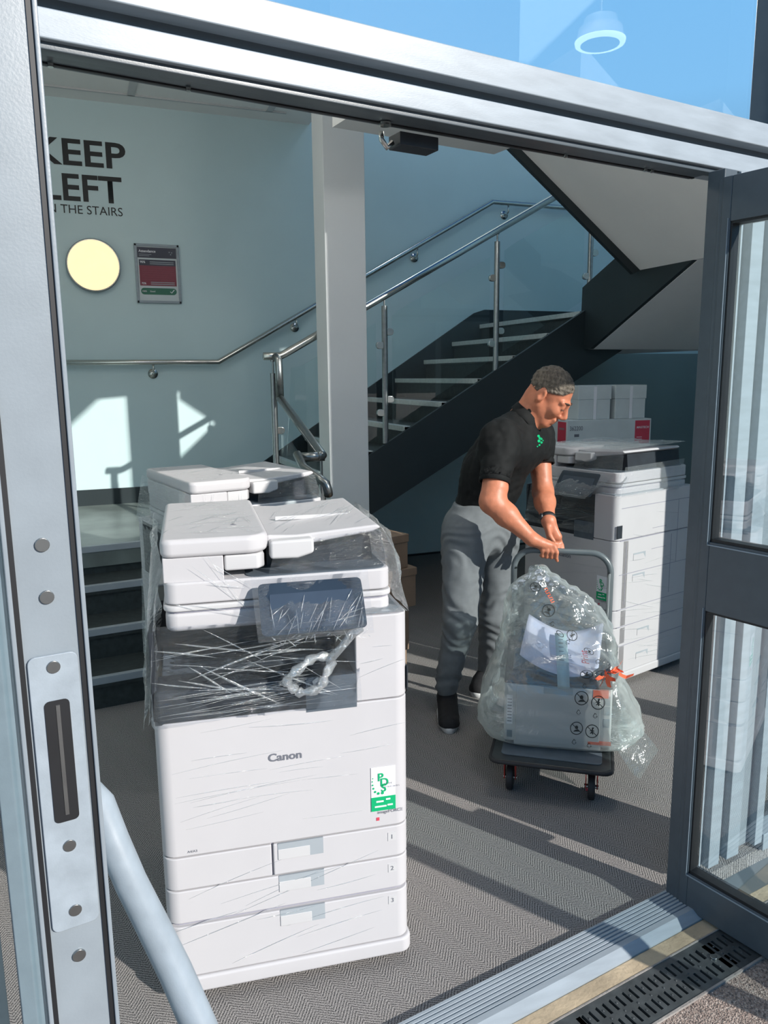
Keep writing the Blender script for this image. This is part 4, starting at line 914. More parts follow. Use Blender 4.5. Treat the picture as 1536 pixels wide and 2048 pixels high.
MB().prism([(.06, PH - .001), (.23, PH + .027), (.23, PH + .029), (.06, PH + .001)], (PW - .10, 0, 0), (.03, 0, 0), (0, 1, 0), (0, 0, 1)).build('output_slope', 'slate', sp)
lb = MB()
for k in range(9): lb.box(.014, .030, -.0005 + .003, .0036, .095 + .012 * k, .098 + .012 * k)
MB().box(.010, .033, .0028, .0040, .085, .205).build('spec_label', 'sticker', sp)
for k in range(8): MB().box(.013, .030, .0022, .0030, .095 + .013 * k, .0985 + .013 * k).build('print_line', 'greyink', sp)
MB().box(.012, .032, .0022, .0040, .030, .058).build('blue_label', mat('blue_grey_label', (.10, .17, .22), .5), sp)
for z in (.10, .15, .19): MB().box(PW - .030, PW - .008, .0025, .0042, z, z + .035).build('side_slot', 'recess', sp)
MB().box(.335, .392, -.0075, .004, .222, .252).build('orange_tape', 'orange', sp); MB().box(.322, .408, -.0075, .004, .030, .041).build('orange_tape', 'orange', sp)

# sheet of lilac-white paper curling on the printer, and the strip of tape over it
def spl(x, y, z): 
    c, s_ = math.cos(SRZ), math.sin(SRZ); return Vector((SPO.x + x * c - y * s_, SPO.y + x * s_ + y * c, SPO.z + z))
rows = []
for j in range(13):
    v = j / 12; row = []
    for i in range(17):
        u = i / 16; x = .055 + .30 * u + .03 * v; y = .035 + .22 * v - .05 * math.sin(math.pi * u) * (1 - v)
        z = PH + .010 + .105 * v + .055 * (abs(u - .55) * 1.9) ** 2.2 * (1 - .3 * v) + .012 * math.sin(u * 5 + v * 2)
        row.append(spl(x, y, max(z, PH + .002 + max(0, y - .05) * .2)))
    rows.append(row)
sheet = MB().grid(rows).build('paper_sheet', 'paper', None, smooth=True)
tag(sheet, 'curled lilac white sheet of paper lying on the bagged printer', 'paper')
sm = sheet.modifiers.new('thick', 'SOLIDIFY'); sm.thickness = .0006
pa_ = spl(.30, .030, PH + .058); pxx = (spl(.26, .16, PH + .085) - pa_).normalized()
text('printed_word', 'Print', .040, 'red', sheet, spl(.318, .018, PH + .050), (spl(.30, .20, PH + .118) - spl(.318, .018, PH + .050)), Vector((-.837, .547, .10)), bold=.01, depth=.006)
MB().cyl(spl(.155, .20, PH + .100), (0, 0, 1), .004, .001, 10).build('green_dot', 'green', sheet)
MB().cyl(spl(.165, .185, PH + .096), (0, 0, 1), .005, .001, 10).build('green_dot', 'green', sheet)
rows = []
for j in range(15):
    v = j / 14
    if v < .7: y = .20 - .22 * (v / .7); z = PH + .112 - .085 * (v / .7) ** 1.3
    else: y = -.013; z = PH + .024 - (v - .7) / .3 * .060
    rows.append([spl(.190 + .012 * v, y - .004, z), spl(.236 + .012 * v, y - .004, z)])
tpz = MB().grid(rows).build('tape_strip', mat('pale_blue_tape', (.52, .66, .72), .35), None, smooth=True)
tag(tpz, 'pale blue strip of packing tape hanging over the printer front', 'tape'); tpz.modifiers.new('thick', 'SOLIDIFY').thickness = .0008
rows = [[p + Vector((0, 0, .0012)) for p in r] for r in rows[2:9]]
tl_ = MB()
for i in range(10):
    z0 = .30 + .04 * i
for k in range(6):
    a_ = rows[k][0].lerp(rows[k][1], .25); b_ = rows[k][0].lerp(rows[k][1], .75); tl_.bar(a_, a_.lerp(b_, .8), .006, .0008)
tl_ = tl_.build('tape_print', 'greyink', tpz)

# ------------------------------------------------------------------ the polythene bag around it
LV = [(.002, .03, .375, .015, .37), (.0045, -.03, .44, -.015, .40), (.018, -.075, .50, -.034, .43), (.065, -.112, .545, -.042, .45), (.145, -.100, .505, -.044, .45), (.245, -.070, .450, -.040, .44), (.305, -.048, .435, -.026, .43),
      (.37, -.030, .425, .012, .41), (.44, -.022, .405, .055, .38), (.51, -.010, .365, .095, .35), (.57, .010, .305, .120, .31), (.615, .045, .225, .140, .27), (.650, .075, .165, .155, .235), (.672, .090, .145, .165, .215)]
NR = 120
rows = []
fine = []
for i in range(len(LV) - 1):
    n_ = 1 if i < 2 else 8
    for k in range(n_):
        f_ = k / n_; fine.append(tuple(LV[i][q] * (1 - f_) + LV[i + 1][q] * f_ for q in range(5)))
fine.append(LV[-1])
for li, (z, u0, u1, n0, n1) in enumerate(fine):
    row = []
    for j in range(NR):
        a = 2 * math.pi * j / NR; ca, sa = math.cos(a), math.sin(a); e_ = .45 if z < .33 else .45 + min(1, (z - .33) / .2) * .4
        x = (u0 + u1) / 2 + (u1 - u0) / 2 * math.copysign(abs(ca) ** e_, ca); y = (n0 + n1) / 2 + (n1 - n0) / 2 * math.copysign(abs(sa) ** e_, sa)
        p = spl(x, y, z); amp = .0 if z < .01 else (.010 if z < .30 else .016)
        if ca > .2 and z > .3: amp *= 1.3
        fr_ = abs(wav(p, 1, 9, 2.0)); f2 = abs(wav(p, 1, 22, 5.0)); d_ = amp * (1.5 * fr_ + .8 * f2 - .35)
        inside = (.02 < x < .39 and y < .1 and z < .30)
        if inside: d_ = max(d_, -.004) * .6
        p += (spl(x + ca * .1, y + sa * .1, z) - spl(x, y, z)).normalized() * d_ + Vector((0, 0, .5 * d_ if z > .3 else 0))
        row.append(p)
    rows.append(row)
topc = spl(.115, .19, .680); rows.append([topc + Vector((.012 * math.cos(j * .9), .012 * math.sin(j * .9), .004 * math.sin(j * 1.7))) for j in range(NR)])
bgm = MB().grid(rows, closed=True)
# loose corner of the bag hanging off the right side
crn = []
for j in range(11):
    v = j / 10; row = []
    for q in range(15):
        u = q / 14
        top_ = Vector((.455 + .125 * u, .10 - .12 * u, .150 - .115 * u)); bot_ = Vector((.430 + .085 * u, -.03 - .075 * u, .030 - .075 * math.sin(u * 1.6)))
        pt = top_.lerp(bot_, v); p = spl(*pt) + Vector((0, -1, .2)) * (wav(pt, .016, 12, 7) + .010 * math.sin(v * 9 + u * 3) * (1 - u)); row.append(p)
    crn.append(row)
bgm.grid(crn)
bag = bgm.build('plastic_bag', 'bag', None, smooth=True)
tag(bag, 'clear milky plastic bag printed with warning symbols around the printer on the trolley', 'bag')
bvh = BVHTree.FromPolygons([Vector(v) for v in bgm.v], bgm.f)
def on_bag(px, py):                                   # the spot of the bag facing the viewer at a pixel, and its normal
    q = plane(px, py, (0.365 * 3, 0.931 * 3, 0), (0.365, 0.931, 0)); d_ = (q - Vector(EYEP)).normalized()
    h = bvh.ray_cast(Vector(EYEP), d_)
    if h[0] is None: return None
    n_ = h[1] if h[1].dot(d_) < 0 else -h[1]
    return h[0] + n_ * .0025
def bag_decal(name, polys, px, py, s, rot=0.0, sq=1.0, material='ink'):
    mb = MB(); ca, sa = math.cos(R(rot)), math.sin(R(rot))
    c0 = on_bag(px, py)
    if c0 is None: return
    for pl_ in polys:                                  # strips of quads: list of (left, right) pairs
        vs = []; ok = True
        for (x, y) in pl_:
            y *= sq; q = on_bag(px + s * (x * ca - y * sa), py - s * (x * sa + y * ca))
            if q is None or (q - c0).length > .12: ok = False; break
            vs.append(q)
        if ok: n_ = len(vs) // 2; mb.add(vs, [(2*i, 2*i+1, 2*i+3, 2*i+2) for i in range(n_ - 1)])
    if mb.v: return mb.build(name, material, bag)
def ring_strip(r0, r1, n=28): return [p for i in range(n + 1) for p in ((r0 * math.cos(2*math.pi*i/n), r0 * math.sin(2*math.pi*i/n)), (r1 * math.cos(2*math.pi*i/n), r1 * math.sin(2*math.pi*i/n)))]
def line_strip(pts, w):
    o = []
    for i, (x, y) in enumerate(pts):
        a = pts[max(i-1, 0)]; b = pts[min(i+1, len(pts)-1)]; dx, dy = b[0]-a[0], b[1]-a[1]; L = math.hypot(dx, dy); o += [(x - dy/L*w, y + dx/L*w), (x + dy/L*w, y - dx/L*w)]
    return o
slash = line_strip([(-.68 + 1.36 * i / 8, .68 - 1.36 * i / 8) for i in range(9)], .05)
headp = [p for i in range(-6, 7) for p in ((.26 * i / 6, .12 + .30 * math.sqrt(max(0, 1 - (i/6)**2))), (.26 * i / 6, .12 - .26 * math.sqrt(max(0, 1 - (i/6)**2))))]
shp = [p for i in range(-6, 7) for p in ((.48 * i / 6, -.20 - .28 * (i/6)**2), (.48 * i / 6, -.52))]
icon_a = [ring_strip(.88, 1.0), slash, headp, shp]
icon_b = [ring_strip(.88, 1.0), slash, line_strip([(.10, .45), (.02, .15), (-.05, -.1), (.12, -.45)], .10), line_strip([(-.35, .05), (0, .12), (.3, .0)], .07), line_strip([(-.28, -.35), (-.05, -.1)], .07), line_strip([(-.02, .36), (.14, .52), (.24, .40)], .09)]
tri_ = [line_strip([(-.55, -.5), (-.1, -.5)], .08), line_strip([(.15, -.5), (.62, -.5), (.42, -.12)], .08), line_strip([(-.62, -.35), (-.25, .25), (.0, .62)], .08), line_strip([(.1, .55), (.32, .12)], .08), line_strip([(-.3, -.85), (.3, -.85)], .05)]
for px, py, s in ((1163, 1396, 14), (1153, 1456, 13)): bag_decal('warning_symbol', icon_a, px, py, s)
for px, py, s in ((1196, 1405, 14), (1184, 1462, 13.5)): bag_decal('warning_symbol', icon_b, px, py, s)
bag_decal('warning_symbol', icon_a, 1097, 1221, 13, -30); bag_decal('warning_symbol', icon_a, 1071, 1174, 11, -20, .85)
bag_decal('warning_symbol', icon_b, 1173, 1349, 13, 0, .6); bag_decal('warning_symbol', icon_b, 1203, 1351, 13, 10, .8)
bag_decal('warning_symbol', icon_b, 1144, 1271, 12, -50, .8); bag_decal('warning_symbol', icon_a, 1178, 1303, 11, -30, .5); bag_decal('warning_symbol', [ring_strip(.8, 1.0)], 1120, 1268, 9, -40, .5)
for px, py, r_ in ((1157, 1423, 0), (1190, 1430, 0), (1148, 1482, 0), (1178, 1489, 0), (1105, 1247, -20), (1169, 1371, 0), (1137, 1283, -40), (1196, 1322, -30)): bag_decal('recycling_mark', tri_, px, py, 7, r_)
bag_decal('orange_lettering', [line_strip([(-1.0 + .3*k, -.35), (-.95 + .3*k, .35)], .05) for k in range(7)] + [line_strip([(-.95 + .3*k, .3 * (-1) ** k), (-.78 + .3*k, .3 * (-1) ** k)], .06) for k in range(6)], 1099, 1192, 17, -62, .55, 'orange')
# scrunched orange-red tape on the bag's right shoulder
rt = MB(); rn = random.Random(5); c_ = on_bag(1214, 1346) or spl(.38, .0, .30)
for k in range(9):
    a_ = c_ + Vector((rn.gauss(0, .018), rn.gauss(-.012, .008), rn.gauss(0, .012))); d_ = Vector((rn.gauss(.5, .6), rn.gauss(-.2, .3), rn.gauss(.1, .5))).normalized()
    w_ = Vector((rn.gauss(0, 1), rn.gauss(0, 1), rn.gauss(0, 1))).normalized() * .010
    pts = [a_ + d_ * (.013 * i) + Vector((0, 0, .006 * math.sin(i * 1.6 + k))) for i in range(5)]
    rt.grid([[p - w_ * (1 if i < 4 else .3), p + w_ * (.8 if i % 2 else 1)] for i, p in enumerate(pts)])
rt.build('orange_tape', 'orange', bag)
lt = MB(); q_ = atz(1178, 1581)
lt.tube([q_ + Vector((-.012, 0, .004)), q_ + Vector((0, .006, .009)), q_ + Vector((.012, .0, .004)), q_ + Vector((.022, .012, .012))], [.004, .006, .005, .002], 6)
tag(lt.build('tape_scrap', 'red', None), 'tiny red scrap of tape on the carpet below the trolley wheel', 'scrap')
# ------------------------------------------------------------------ the man: smooth-union distance fields meshed with surface nets
AW = Vector((.931, -.365, 0)); BWd = Vector((-.365, -.931, 0)); MO = Vector((1.62, 3.05, 0))
def mp(px, py, b): return plane(px, py, MO + BWd * b, (.365, .931, 0))
class SDF:
    def __init__(s, lo, hi, res):
        s.lo = np.array(lo, np.float32); s.res = res; s.n = [int((hi[i] - lo[i]) / res) + 1 for i in range(3)]
        s.d = np.full(s.n, .05, np.float32); s.ax = [s.lo[i] + res * np.arange(s.n[i], dtype=np.float32) for i in range(3)]
    def region(s, lo, hi):
        sl = []
        for i in range(3):
            a = max(0, int((lo[i] - s.lo[i]) / s.res)); b = min(s.n[i], int((hi[i] - s.lo[i]) / s.res) + 2)
            if b <= a: return None
            sl.append(slice(a, b))
        return tuple(sl)
    def comb(s, sl, d, k, op):
        o = s.d[sl]
        if op == 'add': h = np.maximum(k - np.abs(o - d), 0) / k; s.d[sl] = np.minimum(o, d) - h * h * k * .25
        else:
            d = -d; h = np.maximum(k - np.abs(o - d), 0) / k; s.d[sl] = np.maximum(o, d) + h * h * k * .25
    def cap(s, a, b, ra, rb, k=.02, f=None, kf=1.0, op='add'):     # tapered capsule; f, kf squeeze it along direction f
        a = np.array(a, np.float32); b = np.array(b, np.float32); m = max(ra, rb) * max(1, 1 / kf) + .05
        sl = s.region(np.minimum(a, b) - m, np.maximum(a, b) + m)
        if sl is None: return
        X = s.ax[0][sl[0]][:, None, None]; Y = s.ax[1][sl[1]][None, :, None]; Z = s.ax[2][sl[2]][None, None, :]
        ab = b - a; L = float(ab @ ab) + 1e-9
        t = np.clip(((X - a[0]) * ab[0] + (Y - a[1]) * ab[1] + (Z - a[2]) * ab[2]) / L, 0, 1)
        vx = X - a[0] - t * ab[0]; vy = Y - a[1] - t * ab[1]; vz = Z - a[2] - t * ab[2]
        if f is not None:
            vf = vx * f[0] + vy * f[1] + vz * f[2]; c = (kf - 1) * vf; vx = vx + c * f[0]; vy = vy + c * f[1]; vz = vz + c * f[2]
        s.comb(sl, np.sqrt(vx * vx + vy * vy + vz * vz) - (ra + (rb - ra) * t), k, op)
    def ell(s, c, ax, r, k=.02, op='add'):                          # ellipsoid with axes ax (three unit vectors) and radii r
        c = np.array(c, np.float32); m = max(r) + .05; sl = s.region(c - m, c + m)
        if sl is None: return
        X = s.ax[0][sl[0]][:, None, None] - c[0]; Y = s.ax[1][sl[1]][None, :, None] - c[1]; Z = s.ax[2][sl[2]][None, None, :] - c[2]
        q = 0; g = 0
        for v, rr in zip(ax, r):
            p = X * v[0] + Y * v[1] + Z * v[2]; q = q + (p / rr) ** 2; g = g + (p / rr ** 2) ** 2
        k0 = np.sqrt(q); s.comb(sl, k0 * (k0 - 1) / np.maximum(np.sqrt(g), 1e-5), k, op)
    def cut(s, p, n):                                               # keep the side the normal points away from
        X = s.ax[0][:, None, None]; Y = s.ax[1][None, :, None]; Z = s.ax[2][None, None, :]
        s.d = np.maximum(s.d, ((X - p[0]) * n[0] + (Y - p[1]) * n[1] + (Z - p[2]) * n[2]).astype(np.float32))
    def mesh(s):
        d = s.d; nx, ny, nz = d.shape; ins = d < 0
        cnt = np.zeros((nx - 1, ny - 1, nz - 1), np.int8); offs = [(i, j, k) for i in (0, 1) for j in (0, 1) for k in (0, 1)]
        for i, j, k in offs: cnt += ins[i:nx-1+i, j:ny-1+j, k:nz-1+k]
        cell = np.argwhere((cnt > 0) & (cnt < 8)); idx = -np.ones(cnt.shape, np.int64); idx[tuple(cell.T)] = np.arange(len(cell))
        acc = np.zeros((len(cell), 3)); num = np.zeros(len(cell))
        for a in range(8):
            for b in range(a + 1, 8):
                A, B = np.array(offs[a]), np.array(offs[b])
                if abs(A - B).sum() != 1: continue
                da = d[tuple((cell + A).T)]; db = d[tuple((cell + B).T)]; m = (da < 0) != (db < 0)
                t = np.where(m, da / np.where(m, da - db, 1), 0)[:, None]; acc += np.where(m[:, None], A + (B - A) * t, 0); num += m
        V = s.lo + (cell + acc / num[:, None]) * s.res; F = []
        for ax_ in range(3):
            sh = [nx, ny, nz]; s0 = [slice(0, sh[i]) for i in range(3)]; s1 = list(s0); s0[ax_] = slice(0, sh[ax_] - 1); s1[ax_] = slice(1, sh[ax_])
            e = np.argwhere(ins[tuple(s0)] != ins[tuple(s1)]); o1, o2 = [(1, 2), (2, 0), (0, 1)][ax_]
            e = e[(e[:, o1] > 0) & (e[:, o2] > 0) & (e[:, o1] < sh[o1] - 1) & (e[:, o2] < sh[o2] - 1)]
            def g(da, db):
                c = e.copy(); c[:, o1] -= da; c[:, o2] -= db; return idx[tuple(c.T)]
            q = np.stack([g(1, 1), g(0, 1), g(0, 0), g(1, 0)], 1); fl_ = ~ins[tuple(e.T)]; q[fl_] = q[fl_][:, ::-1]; F.append(q[(q >= 0).all(1)])
        return V, np.concatenate(F)
    def build(s, name, material, parent, disp=None, smooth_it=2):
        V, F = s.mesh(); me = bpy.data.meshes.new(name); me.from_pydata([tuple(v) for v in V], [], [tuple(int(i) for i in f) for f in F]); me.update()
        bm = bmesh.new(); bm.from_mesh(me)
        for _ in range(smooth_it): bmesh.ops.smooth_vert(bm, verts=bm.verts, factor=.4, use_axis_x=True, use_axis_y=True, use_axis_z=True)
        bmesh.ops.recalc_face_normals(bm, faces=bm.faces)
        if disp:
            bm.normal_update()
            nn = [(v, v.normal.copy()) for v in bm.verts]
            for v, n in nn: v.co += n * disp(v.co, n)
        bm.to_mesh(me); bm.free()
        for p in me.polygons: p.use_smooth = True
        me.materials.append(M[material] if isinstance(material, str) else material)
        o = bpy.data.objects.new(name, me); C.objects.link(o)
        if parent is not None: o.parent = parent
        return o

M['skin'] = mat('tanned_skin', (0.62, 0.225, 0.125), 0.45, var=0.10, scale=30, bump=0.08, bscale=250)
b_ = M['skin'].node_tree.nodes['Principled BSDF']; b_.inputs['Subsurface Weight'].default_value = .12; b_.inputs['Subsurface Radius'].default_value = (.012, .004, .002)
M['hair'] = mat('short_grey_brown_hair', (0.14, 0.115, 0.09), 0.6, var=0.55, scale=90, bump=0.6, bscale=260, stretch=(1, 1, .35))
M['brow'] = mat('dark_brow_hair', (0.06, 0.045, 0.035), 0.7)
M['shirt'] = mat('black_polo_fabric', (0.0085, 0.0092, 0.0095), 0.75, var=0.15, scale=40, bump=0.1, bscale=500, spec=.25)
M['trouser'] = mat('grey_cotton_twill', (0.175, 0.19, 0.20), 0.85, var=0.06, scale=40, bump=0.08, bscale=500, spec=.2)
M['shoe'] = mat('black_canvas', (0.012, 0.012, 0.014), 0.8, var=0.2, scale=60, bump=.1, bscale=300)
M['sole'] = mat('white_rubber_sole', (0.62, 0.62, 0.62), 0.6, var=0.06)
M['stubble'] = mat('grey_stubble', (0.25, 0.17, 0.13), .6)

def dirw(a, b, z): return (AW * a + BWd * b + Vector((0, 0, z))).normalized()
# joints
NSH, NEL, NWR = mp(1000, 872, .00), mp(984, 1003, .12), mp(1064, 1078, .165)
FSH, FEL, FWR = mp(1076, 872, -.33), mp(1086, 985, -.24), mp(1097, 1042, -.04)
NECK, CHEST, WAIST, PELV = mp(1048, 842, -.15), mp(1004, 900, -.165), mp(962, 990, -.20), mp(963, 1050, -.20)
HEAD = mp(1101, 792, -.10)
tf = dirw(.86, .50, -.15)                              # chest facing
ts = Vector((0, 0, 1)).cross(tf).normalized() * -1     # his right, towards the viewer
hf = dirw(.70, .36, -.62); hu = (Vector((0, 0, 1)) - hf * hf.z).normalized(); hr_ = hf.cross(hu)
def H(f, u, r): return HEAD + hf * f + hu * u + hr_ * r
HX = (hf, hu, hr_)

# body (skin): head, neck, arms, hands, and the trunk and legs under the clothes, one continuous surface
allp = [NSH, NEL, NWR, FSH, FEL, FWR, HEAD, PELV, mp(1125, 1115, .16)]
lo_b = [min(p[i] for p in allp) - .22 for i in range(3)]; hi_b = [max(p[i] for p in allp) + .22 for i in range(3)]
lo_b[2] = PELV.z - .12
B = SDF(lo_b, hi_b, .0048)
B.cap(PELV, CHEST, .105, .125, .05, tf, 1.25); B.cap(NSH, FSH, .055, .055, .06); B.cap(CHEST, NECK, .10, .06, .05)
B.ell(H(-.018, .036, 0), HX, (.098, .088, .076), .02)
B.ell(H(.026, -.036, 0), HX, (.066, .086, .060), .03)
B.ell(H(.058, -.106, 0), HX, (.026, .022, .028), .03)
for s_ in (-1, 1):
    B.cap(H(-.012, -.050, s_ * .052), H(.048, -.104, s_ * .022), .026, .022, .025)
    B.ell(H(.062, -.030, s_ * .040), HX, (.026, .028, .022), .022)
    B.ell(H(.092, .000, s_ * .033), HX, (.016, .013, .018), .012, 'sub')
    B.ell(H(.080, -.002, s_ * .032), HX, (.013, .012, .016), .006)
    B.cap(H(.086, .020, s_ * .010), H(.072, .018, s_ * .048), .011, .010, .014)
    B.ell(H(.100, -.046, s_ * .011), HX, (.012, .009, .009), .008)
    B.cap(H(.090, -.052, s_ * .022), H(.074, -.076, s_ * .034), .0018, .0018, .008, op='sub')
    B.ell(H(-.022, -.010, s_ * .080), HX, (.023, .036, .013), .006)
    B.ell(H(-.014, -.004, s_ * .093), HX, (.011, .021, .010), .005, 'sub')
B.cap(H(.086, .012, 0), H(.113, -.034, 0), .009, .0125, .014)
B.cap(H(.089, -.070, -.020), H(.089, -.070, .020), .0075, .0075, .010)
B.cap(H(.083, -.084, -.017), H(.083, -.084, .017), .0085, .0085, .010)
B.cap(H(.098, -.077, -.024), H(.098, -.077, .024), .0028, .0028, .005, op='sub')
B.cap(H(-.045, -.045, 0), NECK, .060, .066, .03); B.cap(NECK, mp(1030, 872, -.16), .066, .07, .04)
# near (right) arm
B.cap(NSH, NEL, .060, .047, .03); B.cap(mp(993, 975, .10), NEL, .050, .046, .03)
fa = NWR - NEL; B.cap(NEL, NEL + fa * .35, .047, .048, .03); B.cap(NEL + fa * .35, NWR, .048, .030, .03)
# near hand closed over the trolley handle
BAR = lambda x: TL + Vector((math.cos(TRZ), math.sin(TRZ), 0)) * x + Vector((-math.sin(TRZ), math.cos(TRZ), 0)) * hy + Vector((0, 0, ht))
bd_ = (BAR(.4) - BAR(0)).normalized()
bx0 = min(range(0, 400), key=lambda i: abs((BAR(i / 1000) - mp(1092, 1098, .157)).length)) / 1000
HC = BAR(bx0); vdir = Vector((-.365, -.931, 0)); upv = Vector((0, 0, 1))
def HP(x, v, z): return HC + bd_ * x + vdir * v + upv * z      # along the bar, towards the viewer, up
pn = (HP(.0, .0, .028) - NWR).normalized()
B.cap(NWR, HP(-.018, .012, .026), .027, .026, .022, upv, 1.25); B.cap(NWR, HP(.018, .008, .026), .025, .022, .022, upv, 1.2)
for i, (x, l) in enumerate(((.036, 1.0), (.016, 1.0), (-.004, .95), (-.023, .82))):
    k0 = HP(x - .004, .016, .022); k1 = HP(x + .003, .030, .000 + .002 * i); k2 = HP(x + .003, .022, -.022 * l - .002); k3 = HP(x + .001, .002, -.026 * l)
    B.cap(HP(x - .012, -.004, .028), k0, .0105, .0112, .009); B.cap(k0, k1, .0108, .0098, .005); B.cap(k1, k2, .0096, .0088, .004)
    if i == 0: B.cap(k2, HP(x + .010, .014, -.040), .0086, .0074, .004)
    else: B.cap(k2, k3, .0085, .0075, .004)
B.cap(HP(.004, -.014, .020), HP(.040, -.018, .010), .0135, .0115, .012); B.cap(HP(.040, -.018, .010), HP(.056, -.012, -.008), .0112, .009, .006)
# far (left) arm and its hand hanging behind the handle
B.cap(FSH, FEL, .058, .046, .03); fb = FWR - FEL; B.cap(FEL, FEL + fb * .35, .047, .046, .03); B.cap(FEL + fb * .35, FWR, .046, .029, .03)
FP0, FP1 = mp(1102, 1062, -.03), mp(1108, 1073, -.025); sdv = AW * .9 + BWd * .3
B.cap(FWR, FP1 + sdv * -.014, .026, .022, .02, BWd, 1.25); B.cap(FWR, FP1 + sdv * .016, .026, .021, .02, BWd, 1.25)
for i, (o_, pp) in enumerate(((-.022, ((1103, 1080), (1106, 1088), (1108, 1093))), (-.006, ((1110, 1083), (1114, 1092), (1116, 1098))), (.010, ((1116, 1084), (1120, 1093), (1122, 1099))), (.024, ((1120, 1082), (1124, 1090), (1126, 1096))))):
    q0 = FP1 + sdv * o_; pts_ = [q0] + [mp(x, y, -.02 + .010 * j - .006 * i) for j, (x, y) in enumerate(pp)]
    for j in range(3): B.cap(pts_[j], pts_[j + 1], .0105 - .001 * j, .0098 - .001 * j, .007 if j == 0 else .004)
B.cap(mp(1096, 1056, -.01), mp(1100, 1072, .012), .013, .0115, .012); B.cap(mp(1100, 1072, .012), mp(1108, 1083, .020), .0112, .009, .006)
def bodydisp(p, n): return .0006 * noise.noise(p * 60)
person = B.build('person', 'skin', None, bodydisp, 1)
tag(person, 'man in a black polo shirt and grey trousers bending to grip the trolley handle', 'person')

# hair
hs = SDF([HEAD[i] - .16 for i in range(3)], [HEAD[i] + .16 for i in range(3)], .004)
hs.ell(H(-.019, .037, 0), HX, (.1015, .092, .0795), .01)
gx = hs.ax[0][:, None, None]; gy = hs.ax[1][None, :, None]; gz = hs.ax[2][None, None, :]
hs.d = hs.d + (.0016 * np.sin(gx * 260) * np.sin(gy * 240 + 1) + .0016 * np.sin(gz * 280 + gx * 90)).astype(np.float32)
c_ = H(.020, .022, 0); hs.cut(c_, (hf * .50 - hu).normalized()); c2_ = H(.066, .058, 0); hs.cut(c2_, (hf * 1.0 - hu * .55).normalized())
hs.ell(H(.055, -.01, .085), HX, (.050, .050, .03), .01, 'sub'); hs.ell(H(.055, -.01, -.085), HX, (.050, .050, .03), .01, 'sub')
n1_ = (hf * .50 - hu).normalized(); n2_ = (hf * 1.0 - hu * .55).normalized()
hair_o = hs.build('hair', 'hair', person, lambda p, n: .0022 * noise.noise(p * 130) + .0015 * noise.noise(p * 300))
at_ = hair_o.data.attributes.new('fade', 'FLOAT', 'POINT')
for v in hair_o.data.vertices: at_.data[v.index].value = max(0.0, min(1.0, min(-(v.co - c_).dot(n1_) / .034, -(v.co - c2_).dot(n2_) / .016)))
t_ = M['hair'].node_tree; an = t_.nodes.new('ShaderNodeAttribute'); an.attribute_name = 'fade'
tn = t_.nodes.new('ShaderNodeTexNoise'); tn.inputs['Scale'].default_value = 520; tn.inputs['Detail'].default_value = 2
cx_ = t_.nodes.new('ShaderNodeTexCoord'); t_.links.new(cx_.outputs['Object'], tn.inputs['Vector'])
ad_ = t_.nodes.new('ShaderNodeMath'); ad_.operation = 'MULTIPLY_ADD'; ad_.inputs[1].default_value = 1.0; t_.links.new(an.outputs['Fac'], ad_.inputs[0]); t_.links.new(tn.outputs['Fac'], ad_.inputs[2])
gt_ = t_.nodes.new('ShaderNodeMapRange'); gt_.inputs['From Min'].default_value = .52; gt_.inputs['From Max'].default_value = .80; t_.links.new(ad_.outputs[0], gt_.inputs['Value'])
t_.links.new(gt_.outputs[0], t_.nodes['Principled BSDF'].inputs['Alpha'])
br_ = MB()
for s_ in (-1, 1): br_ = MB().tube([H(.097, .024, s_ * .012), H(.094, .027, s_ * .028), H(.080, .024, s_ * .046)], [.003, .0042, .002], 8); br_.build('eyebrow', 'brow', person, smooth=True)
for s_ in (-1, 1): MB().tube([H(.0925, -.006, s_ * .020), H(.0945, -.010, s_ * .032), H(.086, -.008, s_ * .045)], [.0014, .0018, .0012], 6).build('eyelashes', 'brow', person, smooth=True)

# polo shirt
def fold(p, n, A=.006):
    q = p.copy(); w = noise.noise(Vector((q.x * 7 + q.z * 3, q.y * 7, q.z * 5 - q.x * 4))) 
    return A * (abs(w) * 2 - .6) + .35 * A * noise.noise(p * 34)
sh = SDF([min(PELV.x, NEL.x) - .32, min(NSH.y, NEL.y) - .28, PELV.z - .02], [FSH.x + .26, FSH.y + .30, NECK.z + .12], .0062)
sh.cap(mp(966, 1008, -.20), mp(985, 950, -.19), .140, .150, .06, tf, 1.05)
sh.cap(mp(985, 950, -.19), mp(1012, 892, -.165), .148, .135, .06, tf, 1.12)
sh.cap(mp(1004, 880, -.02), mp(1068, 872, -.31), .085, .080, .06); sh.cap(mp(1012, 892, -.165), NECK, .12, .074, .05)
sh.cap(mp(1000, 905, -.02), mp(1060, 900, -.25), .09, .09, .07)
sl1 = NSH.lerp(NEL, .58); sh.cap(NSH, sl1, .076, .068, .04)
sl2 = FSH.lerp(FEL, .36); sh.cap(FSH, sl2, .072, .066, .04)
sh.cap(NECK, NECK + (H(-.03, -.07, 0) - NECK) * .45, .071, .071, .02)
